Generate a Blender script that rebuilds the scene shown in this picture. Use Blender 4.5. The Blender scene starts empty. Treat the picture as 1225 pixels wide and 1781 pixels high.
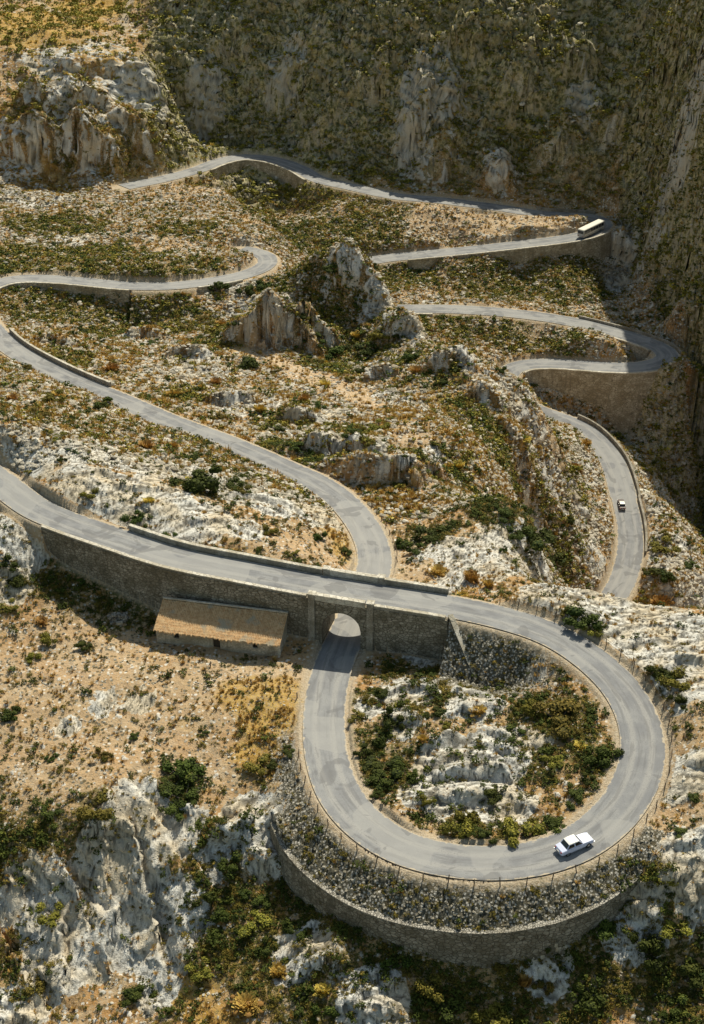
import bpy, bmesh, math, random
import numpy as np
from mathutils import Vector

random.seed(7)
rng = np.random.default_rng(11)
scene = bpy.context.scene
COL = scene.collection
R = math.radians

# ---------------------------------------------------------------- camera
CAM_H = 115.0
PITCH = R(30.0)
F_PX, CX, CY = 2474.0, 612.5, 890.5
cam_data = bpy.data.cameras.new("camera")
cam = bpy.data.objects.new("camera", cam_data)
COL.objects.link(cam)
cam.location = (0, 0, CAM_H)
cam.rotation_euler = (math.pi / 2 - PITCH, 0, 0)
cam_data.sensor_fit = 'VERTICAL'
cam_data.sensor_height = 36.0
cam_data.sensor_width = 36.0
cam_data.lens = 36.0 * F_PX / 1781.0
cam_data.clip_start = 1.0
cam_data.clip_end = 6000.0
scene.camera = cam
SP, CP = math.sin(PITCH), math.cos(PITCH)


def ray(u, v):
    a, b = (u - CX) / F_PX, (v - CY) / F_PX
    return np.array([a, CP - b * SP, -SP - b * CP])


def at(u, v, z):
    d = ray(u, v)
    return np.array([0, 0, CAM_H]) + d * ((z - CAM_H) / d[2])


def at_d(u, v, dist):          # point of the view line at horizontal distance dist (along y)
    d = ray(u, v)
    return np.array([0, 0, CAM_H]) + d * (dist / d[1])


# ---------------------------------------------------------------- numpy noise
def _hash(ix, iy, seed):
    h = (ix.astype(np.uint32) * np.uint32(374761393) + iy.astype(np.uint32) * np.uint32(668265263)
         + np.uint32((seed * 974711 + 12345) & 0xffffffff))
    h = (h ^ (h >> np.uint32(13))) * np.uint32(1274126177)
    h = h ^ (h >> np.uint32(16))
    h = h * np.uint32(2246822519)
    return h ^ (h >> np.uint32(15))


def perlin(x, y, seed=0):
    x = np.asarray(x, np.float32); y = np.asarray(y, np.float32)
    ix = np.floor(x).astype(np.int32); iy = np.floor(y).astype(np.int32)
    fx = x - ix; fy = y - iy
    ux = fx * fx * fx * (fx * (fx * 6 - 15) + 10); uy = fy * fy * fy * (fy * (fy * 6 - 15) + 10)

    def g(dx, dy):
        a = (_hash(ix + dx, iy + dy, seed) & np.uint32(1023)).astype(np.float32) * np.float32(2 * math.pi / 1024)
        return np.cos(a) * (fx - dx) + np.sin(a) * (fy - dy)
    a = g(0, 0); b = g(1, 0); c = g(0, 1); d = g(1, 1)
    return ((a + ux * (b - a)) * (1 - uy) + (c + ux * (d - c)) * uy) * np.float32(1.5)


def fbm(x, y, octv=4, seed=0, gain=0.5):
    t = 0; amp = 1.0; s = 0
    for k in range(octv):
        t = t + amp * perlin(x * 2 ** k, y * 2 ** k, seed + 17 * k); s += amp; amp *= gain
    return t / s


def ridged(x, y, octv=3, seed=0):
    t = 0; amp = 1.0; s = 0
    for k in range(octv):
        t = t + amp * (1 - np.abs(perlin(x * 2 ** k, y * 2 ** k, seed + 31 * k)) * 1.4); s += amp; amp *= 0.5
    return t / s


def worley(x, y, seed=0, jitter=0.9):
    """cell noise: F1, F2, random value of the nearest cell, and offset inside it"""
    x = np.asarray(x, np.float32); y = np.asarray(y, np.float32)
    ix = np.floor(x).astype(np.int32); iy = np.floor(y).astype(np.int32)
    f1 = np.full(x.shape, 9.0, np.float32); f2 = f1.copy(); cid = np.zeros(x.shape, np.float32)
    ox = np.zeros(x.shape, np.float32); oy = ox.copy()
    for dx in (-1, 0, 1):
        for dy in (-1, 0, 1):
            h = _hash(ix + dx, iy + dy, seed)
            px = (h & np.uint32(1023)).astype(np.float32) / 1023
            py = ((h >> np.uint32(10)) & np.uint32(1023)).astype(np.float32) / 1023
            ex = x - (ix + dx + 0.5 + (px - 0.5) * jitter); ey = y - (iy + dy + 0.5 + (py - 0.5) * jitter)
            d = np.sqrt(ex * ex + ey * ey)
            near = d < f1
            f2 = np.where(near, f1, np.minimum(f2, d))
            c = ((h >> np.uint32(20)) & np.uint32(1023)).astype(np.float32) / 1023
            cid = np.where(near, c, cid); ox = np.where(near, ex, ox); oy = np.where(near, ey, oy)
            f1 = np.where(near, d, f1)
    return f1, f2, cid, ox, oy


def sstep(a, b, x):
    t = np.clip((x - a) / (b - a), 0, 1)
    return t * t * (3 - 2 * t)


# ---------------------------------------------------------------- roads (pixel of the centre line, height)
ROAD_A = [(-260, 640, 12.2), (-120, 750, 10.6), (0, 838, 9.4), (65, 886, 8.9), (130, 913, 8.5), (200, 936, 8.2), (300, 969, 7.7), (430, 995, 7.2),
          (550, 1018, 6.8), (655, 1035, 6.5), (790, 1056, 6.2), (879, 1075, 6.0), (962, 1103, 5.7), (1035, 1150, 5.3),
          (1087, 1203, 4.9), (1115, 1264, 4.4), (1117, 1326, 3.9), (1090, 1392, 3.4), (1032, 1452, 2.9), (970, 1484, 2.5),
          (893, 1500, 2.2), (798, 1499, 1.8), (703, 1477, 1.4), (640, 1440, 1.0), (594, 1389, .7), (570, 1326, .4),
          (563, 1263, .1), (568, 1205, -.1), (577, 1165, -.3), (652, 985, -1.2), (645, 939, -1.6), (620, 897, -2.1),
          (586, 862, -2.6), (545, 836, -3.1), (500, 816, -3.5), (400, 772, -4.6), (300, 735, -5.8), (240, 709, -6.6),
          (200, 692, -7.2), (150, 672, -7.8), (80, 640, -8.8), (20, 605, -9.7), (-18, 568, -10.6), (-40, 535, -11.4), (-34, 508, -12.0), (-6, 493, -12.5),
          (30, 485, -12.9), (80, 485, -13.4), (150, 490, -13.9), (225, 497, -14.4), (300, 497, -15), (375, 488, -15.6), (425, 478, -16.1),
          (458, 465, -16.5), (467, 452, -16.8), (458, 442, -17), (438, 437, -17.3), (412, 434, -17.8)]
ROAD_B = [(212, 324.5, -19.9), (228, 322, -20.15), (280, 312, -20.7), (345, 295, -21.6), (380, 281, -22.2), (420, 273, -22.9), (470, 277, -23.6), (520, 293, -24.3),
          (555, 312, -24.8), (612, 325, -25.5), (687, 341, -26.4), (762, 348, -27.3), (837, 357, -28.2), (887, 364, -28.9),
          (932, 371, -29.5), (985, 375, -30.3), (1027, 378, -31), (1049, 387, -31.4), (1040, 400, -31.8), (1002, 412, -32.2),
          (912, 424, -33), (812, 435, -34), (722, 444, -35), (655, 452, -35.7), (605, 466, -36), (585, 492, -36.4), (600, 520, -36.8), (640, 534, -37.2),
          (700, 537, -37.6), (770, 537, -38.2), (852, 541, -39), (937, 550, -40), (997, 560, -40.7), (1062, 576, -41.5),
          (1112, 590, -42), (1152, 607, -42.6), (1163, 623, -42.9), (1135, 635, -43.2), (1087, 639, -43.6), (1042, 637, -44),
          (962, 632, -45), (915, 634, -45.6), (888, 643, -46), (880, 660, -46.4), (895, 690, -47.3), (935, 715, -48.3), (984, 731, -49),
          (1015, 746, -49.6), (1042, 771, -50.5), (1064, 800, -51.3), (1076, 830, -52), (1086, 870, -53), (1095, 910, -54), (1097, 950, -55),
          (1090, 990, -56), (1076, 1025, -57), (1050, 1060, -58), (1010, 1100, -59)]


class Road:
    def __init__(s, pts, width_fn, smooth=2.0):
        P = np.array([at(*p) for p in pts])
        s.ctrl = P
        # centripetal Catmull-Rom, resampled every metre
        Q = np.vstack([2 * P[0] - P[1], P, 2 * P[-1] - P[-2]])
        out, tag = [], []
        for i in range(1, len(Q) - 2):
            p0, p1, p2, p3 = Q[i - 1:i + 3]
            t0 = 0; t1 = np.linalg.norm(p1 - p0) ** .5; t2 = t1 + np.linalg.norm(p2 - p1) ** .5; t3 = t2 + np.linalg.norm(p3 - p2) ** .5
            n = max(4, int(np.linalg.norm(p2 - p1) * 2))
            for t in np.linspace(t1, t2, n, endpoint=False):
                a1 = (t1 - t) / (t1 - t0) * p0 + (t - t0) / (t1 - t0) * p1
                a2 = (t2 - t) / (t2 - t1) * p1 + (t - t1) / (t2 - t1) * p2
                a3 = (t3 - t) / (t3 - t2) * p2 + (t - t2) / (t3 - t2) * p3
                b1 = (t2 - t) / (t2 - t0) * a1 + (t - t0) / (t2 - t0) * a2
                b2 = (t3 - t) / (t3 - t1) * a2 + (t - t1) / (t3 - t1) * a3
                out.append((t2 - t) / (t2 - t1) * b1 + (t - t1) / (t2 - t1) * b2)
        out = np.array(out)
        L = np.r_[0, np.cumsum(np.linalg.norm(np.diff(out[:, :2], axis=0), axis=1))]
        n = int(L[-1])
        S = np.arange(n + 1.0)
        out = np.stack([np.interp(S, L, out[:, k]) for k in range(3)], 1)
        k = np.exp(-0.5 * (np.arange(-8, 9) / smooth) ** 2); k /= k.sum()
        pad = np.vstack([np.repeat(out[:1], 8, 0), out, np.repeat(out[-1:], 8, 0)])
        out = np.stack([np.convolve(pad[:, j], k, 'valid') for j in range(3)], 1)
        kz = np.exp(-0.5 * (np.arange(-24, 25) / 10.0) ** 2); kz /= kz.sum()
        out[:, 2] = np.convolve(np.r_[np.repeat(out[0, 2], 24), out[:, 2], np.repeat(out[-1, 2], 24)], kz, 'valid')
        s.p = out[:, :3]
        t = np.gradient(s.p[:, :2], axis=0); t /= np.linalg.norm(t, axis=1)[:, None]
        s.t = t
        s.n = np.stack([-t[:, 1], t[:, 0]], 1)            # left normal
        s.N = len(s.p)
        s.hw = np.array([width_fn(i, s) for i in range(s.N)]) / 2
        # fill slope, cut slope and wall offset for the two sides (0 = left, 1 = right)
        s.sf = np.full((2, s.N), 0.9); s.sc = np.full((2, s.N), 1.3); s.dw = np.full((2, s.N), 1e6)

    def idx(s, u, v, z):
        """sample nearest to a pixel at height z"""
        q = at(u, v, z)
        return int(np.argmin(((s.p - q) ** 2).sum(1)))

    def edge(s, i, off):
        return s.p[i, :2] + s.n[i] * off


rA = Road(ROAD_A, lambda i, s: 5.4)
rB = Road(ROAD_B, lambda i, s: 6.6 if i < 520 else 6.0)

# ---------------------------------------------------------------- terrain: control heights
G = [  # (u, v, z) points of the ground seen in the view
    (-250, 1781, -12), (-100, 1781, -14), (100, 1781, -15), (300, 1781, -13), (500, 1781, -10), (700, 1781, -9), (900, 1781, -9), (1100, 1781, -8), (1300, 1781, -6),
    (-100, 1600, -12), (0, 1600, -11.5), (150, 1650, -12.5), (250, 1640, -12), (240, 1375, -2.6), (150, 1400, -3.2), (60, 1420, -4.2), (0, 1480, -6.5), (400, 1420, -4), (330, 1560, -8),
    (420, 1600, -8.6), (480, 1500, -6.5), (545, 1540, -5.6), (600, 1590, -4.4), (560, 1660, -6.6), (700, 1622, -3.8), (850, 1625, -3.3), (700, 1690, -6.4), (850, 1690, -6), (1000, 1600, -2), (1020, 1660, -4.6), (1080, 1565, -1.0), (1150, 1550, 1),
    (1225, 1500, 3), (1200, 1650, -4), (1225, 1400, 5), (1200, 1300, 6), (1200, 1200, 6.6), (1300, 1250, 7.5), (1160, 1420, 3.2),
    (0, 1330, -3), (250, 1300, -2.2), (420, 1290, -1.8), (490, 1290, -1.6), (470, 1360, -3.0), (470, 1420, -4.4), (500, 1470, -5.6),
    (-120, 1250, -1), (0, 1200, -1.2), (200, 1200, -.8), (400, 1200, -.5), (0, 1080, .8), (120, 1080, .2), (300, 1150, -.4), (480, 1170, -.35),
    (90, 990, 3.2), (150, 1020, 1.9), (250, 1060, .5), (330, 1110, -.3), (450, 1120, -.4), (40, 925, 7.4), (30, 945, 6.4), (0, 900, 8.4), (20, 1010, 3.6), (-100, 950, 7),
    (650, 1170, 0), (720, 1180, .6), (800, 1190, 1), (650, 1280, .7), (750, 1280, 1.5), (850, 1280, 2.5), (950, 1280, 3.5), (1030, 1280, 4.2),
    (700, 1400, 1.0), (850, 1400, 1.8), (980, 1380, 2.7), (640, 1370, .6), (760, 1450, 1.2), (930, 1450, 2.1), (880, 1150, 1.8), (840, 1150, 1.0), (950, 1180, 3.2), (640, 1125, -.2), (720, 1130, .3), (790, 1140, .3),
    (-60, 760, 13.5), (0, 770, 12.4), (100, 800, 11.6), (150, 860, 10), (250, 900, 8.4), (400, 945, 6.8), (500, 975, 5.2), (560, 985, 3), (600, 990, .5),
    (100, 740, 9), (200, 780, 7.2), (300, 800, 4.2), (400, 840, 4.2), (500, 870, 3.2), (560, 905, 2), (590, 950, .8), (450, 920, 6), (100, 700, 3), (0, 710, 4), (0, 660, -3),
    (110, 675, -4), (-60, 680, 2), (-60, 620, -5), (230, 725, -4.5),
    (700, 990, -.5), (720, 950, -.8), (800, 1005, 2.5), (880, 1035, 4.6), (750, 900, -2), (680, 860, -3), (640, 830, -4), (560, 790, -5.5), (900, 990, 2.2), (980, 1022, 4),
    (1050, 1050, 5), (1130, 1090, 5.6), (1225, 1110, 6.2), (1225, 1066, 5.4), (1320, 1080, 6), (1050, 1037, 4.4),
    (800, 760, -10), (700, 780, -8), (650, 720, -11), (500, 700, -10.5), (600, 780, -6.8), (400, 680, -11.5), (300, 650, -13), (200, 600, -16), (100, 560, -17.4),
    (100, 538, -18), (250, 540, -19.5), (350, 560, -19), (450, 620, -17), (540, 650, -16), (640, 690, -13.5), (560, 720, -10.8), (30, 560, -16),
    (480, 590, -19), (430, 545, -19.5), (560, 640, -17.5), (620, 655, -15.6), (545, 606, -20.6), (600, 606, -20.8), (655, 616, -19.4), (500, 590, -20),
    (705, 560, -14), (760, 598, -13.4), (820, 618, -14.2), (860, 640, -16), (930, 706, -20), (720, 660, -13), (800, 700, -13.4), (880, 740, -18), (950, 800, -31), (1010, 850, -43.5),
    (900, 850, -23.5), (850, 900, -11), (960, 900, -34), (930, 955, -8), (1000, 940, -45), (990, 790, -41.5),
    (1130, 865, -51), (1160, 925, -52.5), (1150, 1000, -54), (1200, 1010, -56), (1215, 950, -58),
    (850, 590, -42.5), (780, 580, -40.5), (950, 600, -43.6), (1000, 722, -56.5), (950, 690, -52.5), (1085, 735, -58.5), (1140, 690, -56),
    (907, 470, -39.3), (850, 500, -40), (740, 465, -38), (700, 490, -38), (1000, 500, -41.5), (800, 460, -38.8),
    (800, 390, -30.4), (650, 400, -31), (700, 380, -29),
    (150, 430, -16), (300, 430, -16.4), (420, 420, -16.4), (60, 400, -16.6), (0, 430, -15), (200, 380, -17.5), (330, 370, -20), (400, 375, -19.6), (458, 412, -18.2),
    (375, 330, -22.5), (438, 352, -34), (480, 392, -34), (420, 362, -22), (448, 396, -19.8), (520, 430, -29), (560, 380, -29), (500, 356, -33.5), (640, 440, -33),
    (0, 340, -18), (100, 340, -18.6), (-80, 400, -14),
    # left buttress and the plateau on it
    (0, 285, -14), (100, 285, -15.5), (60, 200, -2.5), (150, 200, -3.2), (220, 200, -5), (100, 130, 6.2), (180, 100, 9.5), (0, 130, 7), (225, 95, 9.8), (300, 268, -15.6), (258, 200, -5.6), (265, 110, 6.5),
    (60, 70, 13.6), (150, 60, 14), (-60, 200, -1), (-60, 60, 15), (0, 0, 13), (120, 0, 13.4), (220, 0, 13.8),
]
GD = [  # (u, v, distance): the mountain wall behind, by distance
    (600, 436, 331), (634, 444, 331), (572, 446, 334), (545, 456, 337), (662, 486, 327), (684, 536, 321), (600, 500, 327), (560, 510, 330), (648, 530, 323), (510, 470, 344), (440, 485, 346), (470, 500, 342), (520, 520, 334),
    (400, 437, 361), (365, 440, 362), (420, 441, 359), (1110, 780, 338),
    (330, 240, 500), (320, 150, 505), (300, 90, 512), (400, 250, 494), (400, 150, 503), (400, 50, 513), (400, 0, 518),
    (500, 250, 490), (500, 150, 499), (500, 50, 508), (500, 0, 513),
    (600, 280, 472), (600, 150, 486), (600, 0, 500), (700, 300, 464), (700, 200, 474), (700, 100, 484), (700, 0, 494),
    (800, 310, 459), (800, 200, 470), (800, 100, 480), (800, 0, 489), (900, 320, 456), (900, 200, 468), (900, 100, 477), (900, 0, 486),
    (1000, 345, 451), (1000, 250, 459), (1000, 100, 476), (1000, 0, 488), (1085, 500, 424), (1085, 400, 438), (1085, 300, 447), (1085, 200, 458), (1085, 100, 470), (1085, 0, 482), (1085, -150, 496),
    (1180, 560, 372), (1215, 620, 365), (1215, 500, 380), (1215, 400, 392), (1215, 300, 402), (1215, 200, 412), (1215, 100, 424), (1215, 0, 436),
    (1225, 720, 362), (1150, 700, 366), (1225, 800, 356), (1180, 800, 362), (1225, 900, 348),
    (1320, 620, 360), (1320, 500, 366), (1320, 400, 371), (1320, 200, 381), (1320, 0, 392), (1320, 800, 352), (1320, 900, 340),
    (200, -80, 640), (0, -80, 640), (-200, 0, 560), (-200, 200, 452),
    (400, -150, 536), (600, -150, 522), (800, -150, 512), (1000, -150, 508), (1215, -150, 474), (1320, -150, 408), (1400, -150, 404), (1400, 200, 372), (1400, 500, 350),
    (400, -400, 570), (600, -400, 556), (800, -400, 562), (1000, -400, 550), (1215, -400, 540), (1320, -400, 440), (1450, -400, 420),
]
HID = [  # (u, v, z, dx, dy, z2): ground hidden behind a crest
    (1050, 1037, 4.4, 1, 14, -14), (1050, 1037, 4.4, 1, 34, -40), (1130, 1075, 5.4, 0, 25, -18), (1225, 1066, 5.4, 2, 18, -14), (1225, 1066, 5.4, 4, 45, -42), (980, 1015, 3.6, 3, 26, -18),
    (1320, 1080, 6, 2, 20, -12), (1320, 1080, 6, 5, 55, -48), (1225, 1066, 5.4, 10, 80, -56), (1320, 1080, 6, 10, 90, -66),
    (690, 562, -15.5, 2, 16, -30), (760, 602, -15.5, 4, 18, -34), (860, 642, -17, 8, 18, -36), (930, 707, -20.5, 8, 14, -38),
    (600, 435, -2, 4, 22, -22), (690, 562, -15.5, 2, 34, -37), (760, 602, -15.5, 6, 40, -41), (860, 642, -17, 12, 34, -46),
]
W = [  # world points out of the frame
    (0, 60, -26), (-60, 60, -28), (60, 60, -22), (120, 80, -12), (-120, 100, -18), (0, 20, -50), (-150, 20, -40), (150, 20, -40), (180, 160, 0), (-150, 200, 14), (-220, 300, 20), (-200, 420, 10),
    (-120, 330, -8), (-105, 318, -10), (90, 300, -70), (84, 322, -78), (110, 260, -82), (150, 240, -60), (220, 260, 10), (-150, 520, 20), (-120, 470, 10),
    (190, 400, 110), (300, 600, 180), (0, 720, 180), (-300, 700, 110), (160, 570, 110), (-60, 640, 66), (-160, 720, 70), (0, 1200, 380), (-700, 1200, 320), (700, 1200, 420), (700, 300, 160), (-700, 300, 120), (0, 2400, 600), (-2200, 2400, 500), (2200, 2400, 600),
    (600, 0, -20), (-600, 0, -20), (1500, 0, 40), (-1500, 0, 40), (0, -200, -60),
]
def lean(u, v, d):            # lean the far wall back a little towards its top
    return d + (np.interp(v, [-400, -150, 0, 300], [14, 10, 6, 0]) if 380 < u < 1120 and d > 440 else 0)


ctl = [at(u, v, z) for u, v, z in G] + [at_d(u, v, lean(u, v, d)) for u, v, d in GD]
for u, v, z, dx, dy, z2 in HID:
    q = at(u, v, z); ctl.append(np.array([q[0] + dx, q[1] + dy, z2]))
ctl += [np.array(w, float) for w in W]
for r, skip in ((rA, ((47, 128), (240, 272))), (rB, ())):
    for i in range(0, r.N, 7):
        if any(a <= i <= b for a, b in skip):
            continue
        ctl.append(r.p[i] - (0, 0, .1))
ctl = np.array(ctl)
# thin out points that fall on the same place
keep = []
for i, c in enumerate(ctl):
    if all((ctl[j, 0] - c[0]) ** 2 + (ctl[j, 1] - c[1]) ** 2 > 4 for j in keep):
        keep.append(i)
ctl = ctl[keep]
RC = 5.0


def _phi(d2):
    return np.sqrt(d2 + RC * RC)


n = len(ctl)
A = np.zeros((n + 3, n + 3))
d2 = ((ctl[:, None, :2] - ctl[None, :, :2]) ** 2).sum(-1)
A[:n, :n] = _phi(d2) - np.eye(n) * -0.6 * 0
A[:n, n] = 1; A[:n, n + 1:n + 3] = ctl[:, :2] / 100
A[n:, :n] = A[:n, n:].T
sol = np.linalg.solve(A, np.r_[ctl[:, 2], 0, 0, 0])


def base_height(x, y):
    x = x.ravel().astype(np.float32); y = y.ravel().astype(np.float32)
    out = np.empty(x.shape, np.float32)
    w = sol[:n].astype(np.float32); cx = ctl[:, 0].astype(np.float32); cy = ctl[:, 1].astype(np.float32)
    for s in range(0, len(x), 20000):
        xs, ys = x[s:s + 20000], y[s:s + 20000]
        dd = (xs[:, None] - cx) ** 2
        dd += (ys[:, None] - cy) ** 2
        dd += RC * RC
        np.sqrt(dd, out=dd)
        out[s:s + 20000] = dd @ w + sol[n] + sol[n + 1] * xs / 100 + sol[n + 2] * ys / 100
    return out


# ---------------------------------------------------------------- terrain grid (rows by distance, columns by bearing: fine where it is near)
QUAL = 1.0


def rows():
    a = [15, 30, 45, 58, 68]
    r = 76.0
    while r < 640:
        a.append(r)
        r += r * (0.0021 if r < 340 else 0.0016 if r < 430 else 0.00075 if r < 560 else 0.003) / QUAL
    while r < 4000:
        a.append(r); r *= 1.04
    return np.array(a)


RR = rows()
pa = np.arange(-24, 24.0001, 0.058 / QUAL)
PH = np.radians(np.r_[np.linspace(-85, -25, 40), pa, np.linspace(25, 85, 40)])
NR, NP = len(RR), len(PH)
rg, pg = np.meshgrid(RR, PH, indexing='ij')
GX = (rg * np.sin(pg)).astype(np.float32); GY = (rg * np.cos(pg)).astype(np.float32)
sub_r = np.unique(np.r_[np.arange(0, NR, 4), NR - 1]); sub_p = np.unique(np.r_[np.arange(0, NP, 4), NP - 1])


def upsample(c):
    # bilinear in grid index space
    fr = np.interp(np.arange(NR), sub_r, np.arange(len(sub_r))); fp = np.interp(np.arange(NP), sub_p, np.arange(len(sub_p)))
    i = np.minimum(fr.astype(int), len(sub_r) - 2); j = np.minimum(fp.astype(int), len(sub_p) - 2)
    a = (fr - i)[:, None].astype(np.float32); b = (fp - j)[None, :].astype(np.float32)
    i = i[:, None]; j = j[None, :]
    return c[i, j] * (1 - a) * (1 - b) + c[i + 1, j] * a * (1 - b) + c[i, j + 1] * (1 - a) * b + c[i + 1, j + 1] * a * b


xs, ys = GX[np.ix_(sub_r, sub_p)], GY[np.ix_(sub_r, sub_p)]
GZ = upsample(base_height(xs, ys).reshape(xs.shape))
BASE = GZ.copy()

# ---------------------------------------------------------------- road settings: fill and cut slopes, walls
LEFT, RIGHT = 0, 1


def span(r, a, b):
    i, j = r.idx(*a), r.idx(*b)
    return min(i, j), max(i, j)


# bridge approach and deck: wall on the near (right-hand) side
iw0, iw1 = span(rA, (112, 905, 8.6), (787, 1056, 6.2))
rA.dw[RIGHT, iw0:iw1 + 1] = .45
rA.sf[RIGHT, :iw0] = 2.5
rA.sc[LEFT, :iw0 + 14] = 3.0
rA.sf[RIGHT, iw1 + 1:iw1 + 16] = 1.0
rA.sf[RIGHT, iw1 + 16:240] = .8
# loop embankment: rubble slope down to the top of a curved wall
ie0, ie1 = span(rA, (1068, 1420, 3.2), (563, 1240, .1))
for i in range(ie0, ie1 + 1):
    t = (i - ie0) / (ie1 - ie0)
    rA.dw[LEFT, i] = np.interp(t, [0, .3, .5, .66, .8, .9, 1], [3.4, 4.6, 5.0, 5.3, 5.1, 4.3, 3.2])
    rA.sf[LEFT, i] = np.interp(t, [0, .2, .6, .8, 1], [.55, .7, .74, .70, .6])
    rA.sc[LEFT, i] = .25
    if t > .74: rA.dw[LEFT, i] = 1e6; rA.sf[LEFT, i] = .72
EMB = (ie0, ie1)
rA.sc[LEFT, iw1:ie0] = .8
rA.sc[:, 238:275] = 8.0
# lower leg on the left: wall under the far leg, cut bank behind it
if0, if1 = span(rA, (-40, 535, -11.4), (225, 497, -14.4))
rA.dw[RIGHT, if0:if1 + 1] = .5
ig0, ig1 = span(rA, (335, 494, -15.2), (408, 482, -15.9))
rA.dw[RIGHT, ig0:ig1 + 1] = .5
# road B
def bi(u, v, z):
    return rB.idx(u, v, z)


B_RAV = (bi(350, 293, -21.6), bi(548, 309, -24.7))
B_BUS = (bi(1046, 400, -31.6), bi(705, 446, -35.2))
B_C1 = (bi(690, 536, -37.5), bi(745, 536, -38))
B_HP = (bi(1000, 561, -40.8), bi(1148, 604, -42.5))
B_BIG = (bi(1166, 622, -42.9), bi(892, 640, -45.9))
rB.dw[RIGHT, B_RAV[0]:B_RAV[1] + 1] = .5
rB.dw[LEFT, B_BUS[0]:B_BUS[1] + 1] = .5
rB.dw[RIGHT, B_C1[0]:B_C1[1] + 1] = .5
rB.dw[RIGHT, B_HP[0]:B_HP[1] + 1] = .5
rB.dw[LEFT, B_BIG[0]:B_BIG[1] + 1] = .5
rB.sc[LEFT, B_BUS[0] - 60:B_BUS[0]] = 2.2
rB.sf[LEFT, B_BIG[1] + 30:] = .8
rB.sc[RIGHT, B_BIG[1] + 10:] = 1.6

# ---------------------------------------------------------------- terrain relief before the roads are cut
def cellsize(r):
    return np.clip(r / 200.0, .55, 2.2)


class Patch:
    """soft round areas on the ground: (u, v of the place in the view, radius m, strength)"""
    def __init__(s, items):
        s.items = items

    def field(s):
        out = np.zeros(GX.shape, np.float32)
        for (x, y, rad, k, ax, ang) in s.items:
            ca, sa = math.cos(ang), math.sin(ang)
            dx = GX - x; dy = GY - y
            e = ((dx * ca + dy * sa) / (rad * ax)) ** 2 + ((dy * ca - dx * sa) / rad) ** 2
            out = np.maximum(out, k * np.exp(-e * e * .8))
        return out


def look(x, y, arr):
    """bilinear value of a grid field at world x, y"""
    x = np.asarray(x, float); y = np.asarray(y, float)
    r = np.hypot(x, y); p = np.arctan2(x, y)
    fi = np.interp(r, RR, np.arange(NR)); fj = np.interp(p, PH, np.arange(NP))
    i = np.minimum(fi.astype(int), NR - 2); j = np.minimum(fj.astype(int), NP - 2)
    a = fi - i; b = fj - j
    return arr[i, j] * (1 - a) * (1 - b) + arr[i + 1, j] * a * (1 - b) + arr[i, j + 1] * (1 - a) * b + arr[i + 1, j + 1] * a * b


def hits(uv, arr, tmin=70.0, tmax=620.0):
    """where view lines meet the ground (nearest hit), as an (n,3) array"""
    res = []
    t = np.r_[np.arange(tmin, 300, .4), np.arange(300, tmax, .8)]
    for u, v in uv:
        d = ray(u, v); d = d / d[1]
        z = look(t * d[0], t, arr)
        rz = CAM_H + t * d[2]
        k = np.nonzero(rz < z)[0]
        if len(k) == 0:
            res.append((np.nan,) * 3); continue
        k = max(1, k[0])
        g0 = rz[k - 1] - z[k - 1]; g1 = rz[k] - z[k]
        tt = t[k - 1] + (t[k] - t[k - 1]) * g0 / (g0 - g1 + 1e-9)
        res.append((tt * d[0], tt, look(tt * d[0], tt, arr)))
    return np.array(res, float)


def near_roads(r, a, b, rad):
    """signed distance and sample position of the road's samples a..b on the grid"""
    D = np.full(GX.shape, 1e6, np.float32); S = np.zeros(GX.shape, np.float32)
    for i in range(a, b - 1):
        p, q = r.p[i, :2], r.p[i + 1, :2]
        m = (p + q) / 2
        rc = math.hypot(*m); pc = math.atan2(m[0], m[1]); dp = math.asin(min(1, rad / rc))
        i0, i1 = np.searchsorted(RR, (rc - rad, rc + rad)); j0, j1 = np.searchsorted(PH, (pc - dp, pc + dp))
        X = GX[i0:i1, j0:j1] - p[0]; Y = GY[i0:i1, j0:j1] - p[1]
        e = q - p; L2 = (e * e).sum()
        t = np.clip((X * e[0] + Y * e[1]) / L2, 0, 1)
        ex = X - t * e[0]; ey = Y - t * e[1]
        d = np.sqrt(ex * ex + ey * ey)
        sg = np.where(e[0] * Y - e[1] * X >= 0, 1, -1)
        dv = D[i0:i1, j0:j1]; sv = S[i0:i1, j0:j1]
        better = d < np.abs(dv)
        dv[better] = (d * sg)[better]; sv[better] = (i + t)[better]
    return D, S


def carve(r, a, b, rad=20.0):
    global GZ
    D, S = near_roads(r, a, b, rad)
    ok = np.abs(D) < 1e5
    s = S[ok]; dd = D[ok]
    k = np.arange(r.N)
    zr = np.interp(s, k, r.p[:, 2]).astype(np.float32); hw = np.interp(s, k, r.hw)
    side = np.where(dd >= 0, 0, 1)
    si = np.clip(np.round(s).astype(int), 0, r.N - 1)
    sf, sc, dw = r.sf[side, si], r.sc[side, si], r.dw[side, si]
    d = np.abs(dd) - hw - .35
    z = GZ[ok]
    # fade to the untouched ground towards the rim of the searched band
    fade = sstep(rad, rad * .7, np.abs(dd))
    lo = np.where(d < dw - .35, zr - sf * np.maximum(d, 0), -1e4)
    hi = zr + sc * np.maximum(d, 0)
    zn = np.clip(z, lo, hi)
    zn = np.where(d <= 0, zr - .12, zn)
    GZ[ok] = np.where(d <= 0, zn, z + (zn - z) * fade)
    return D, S


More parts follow.
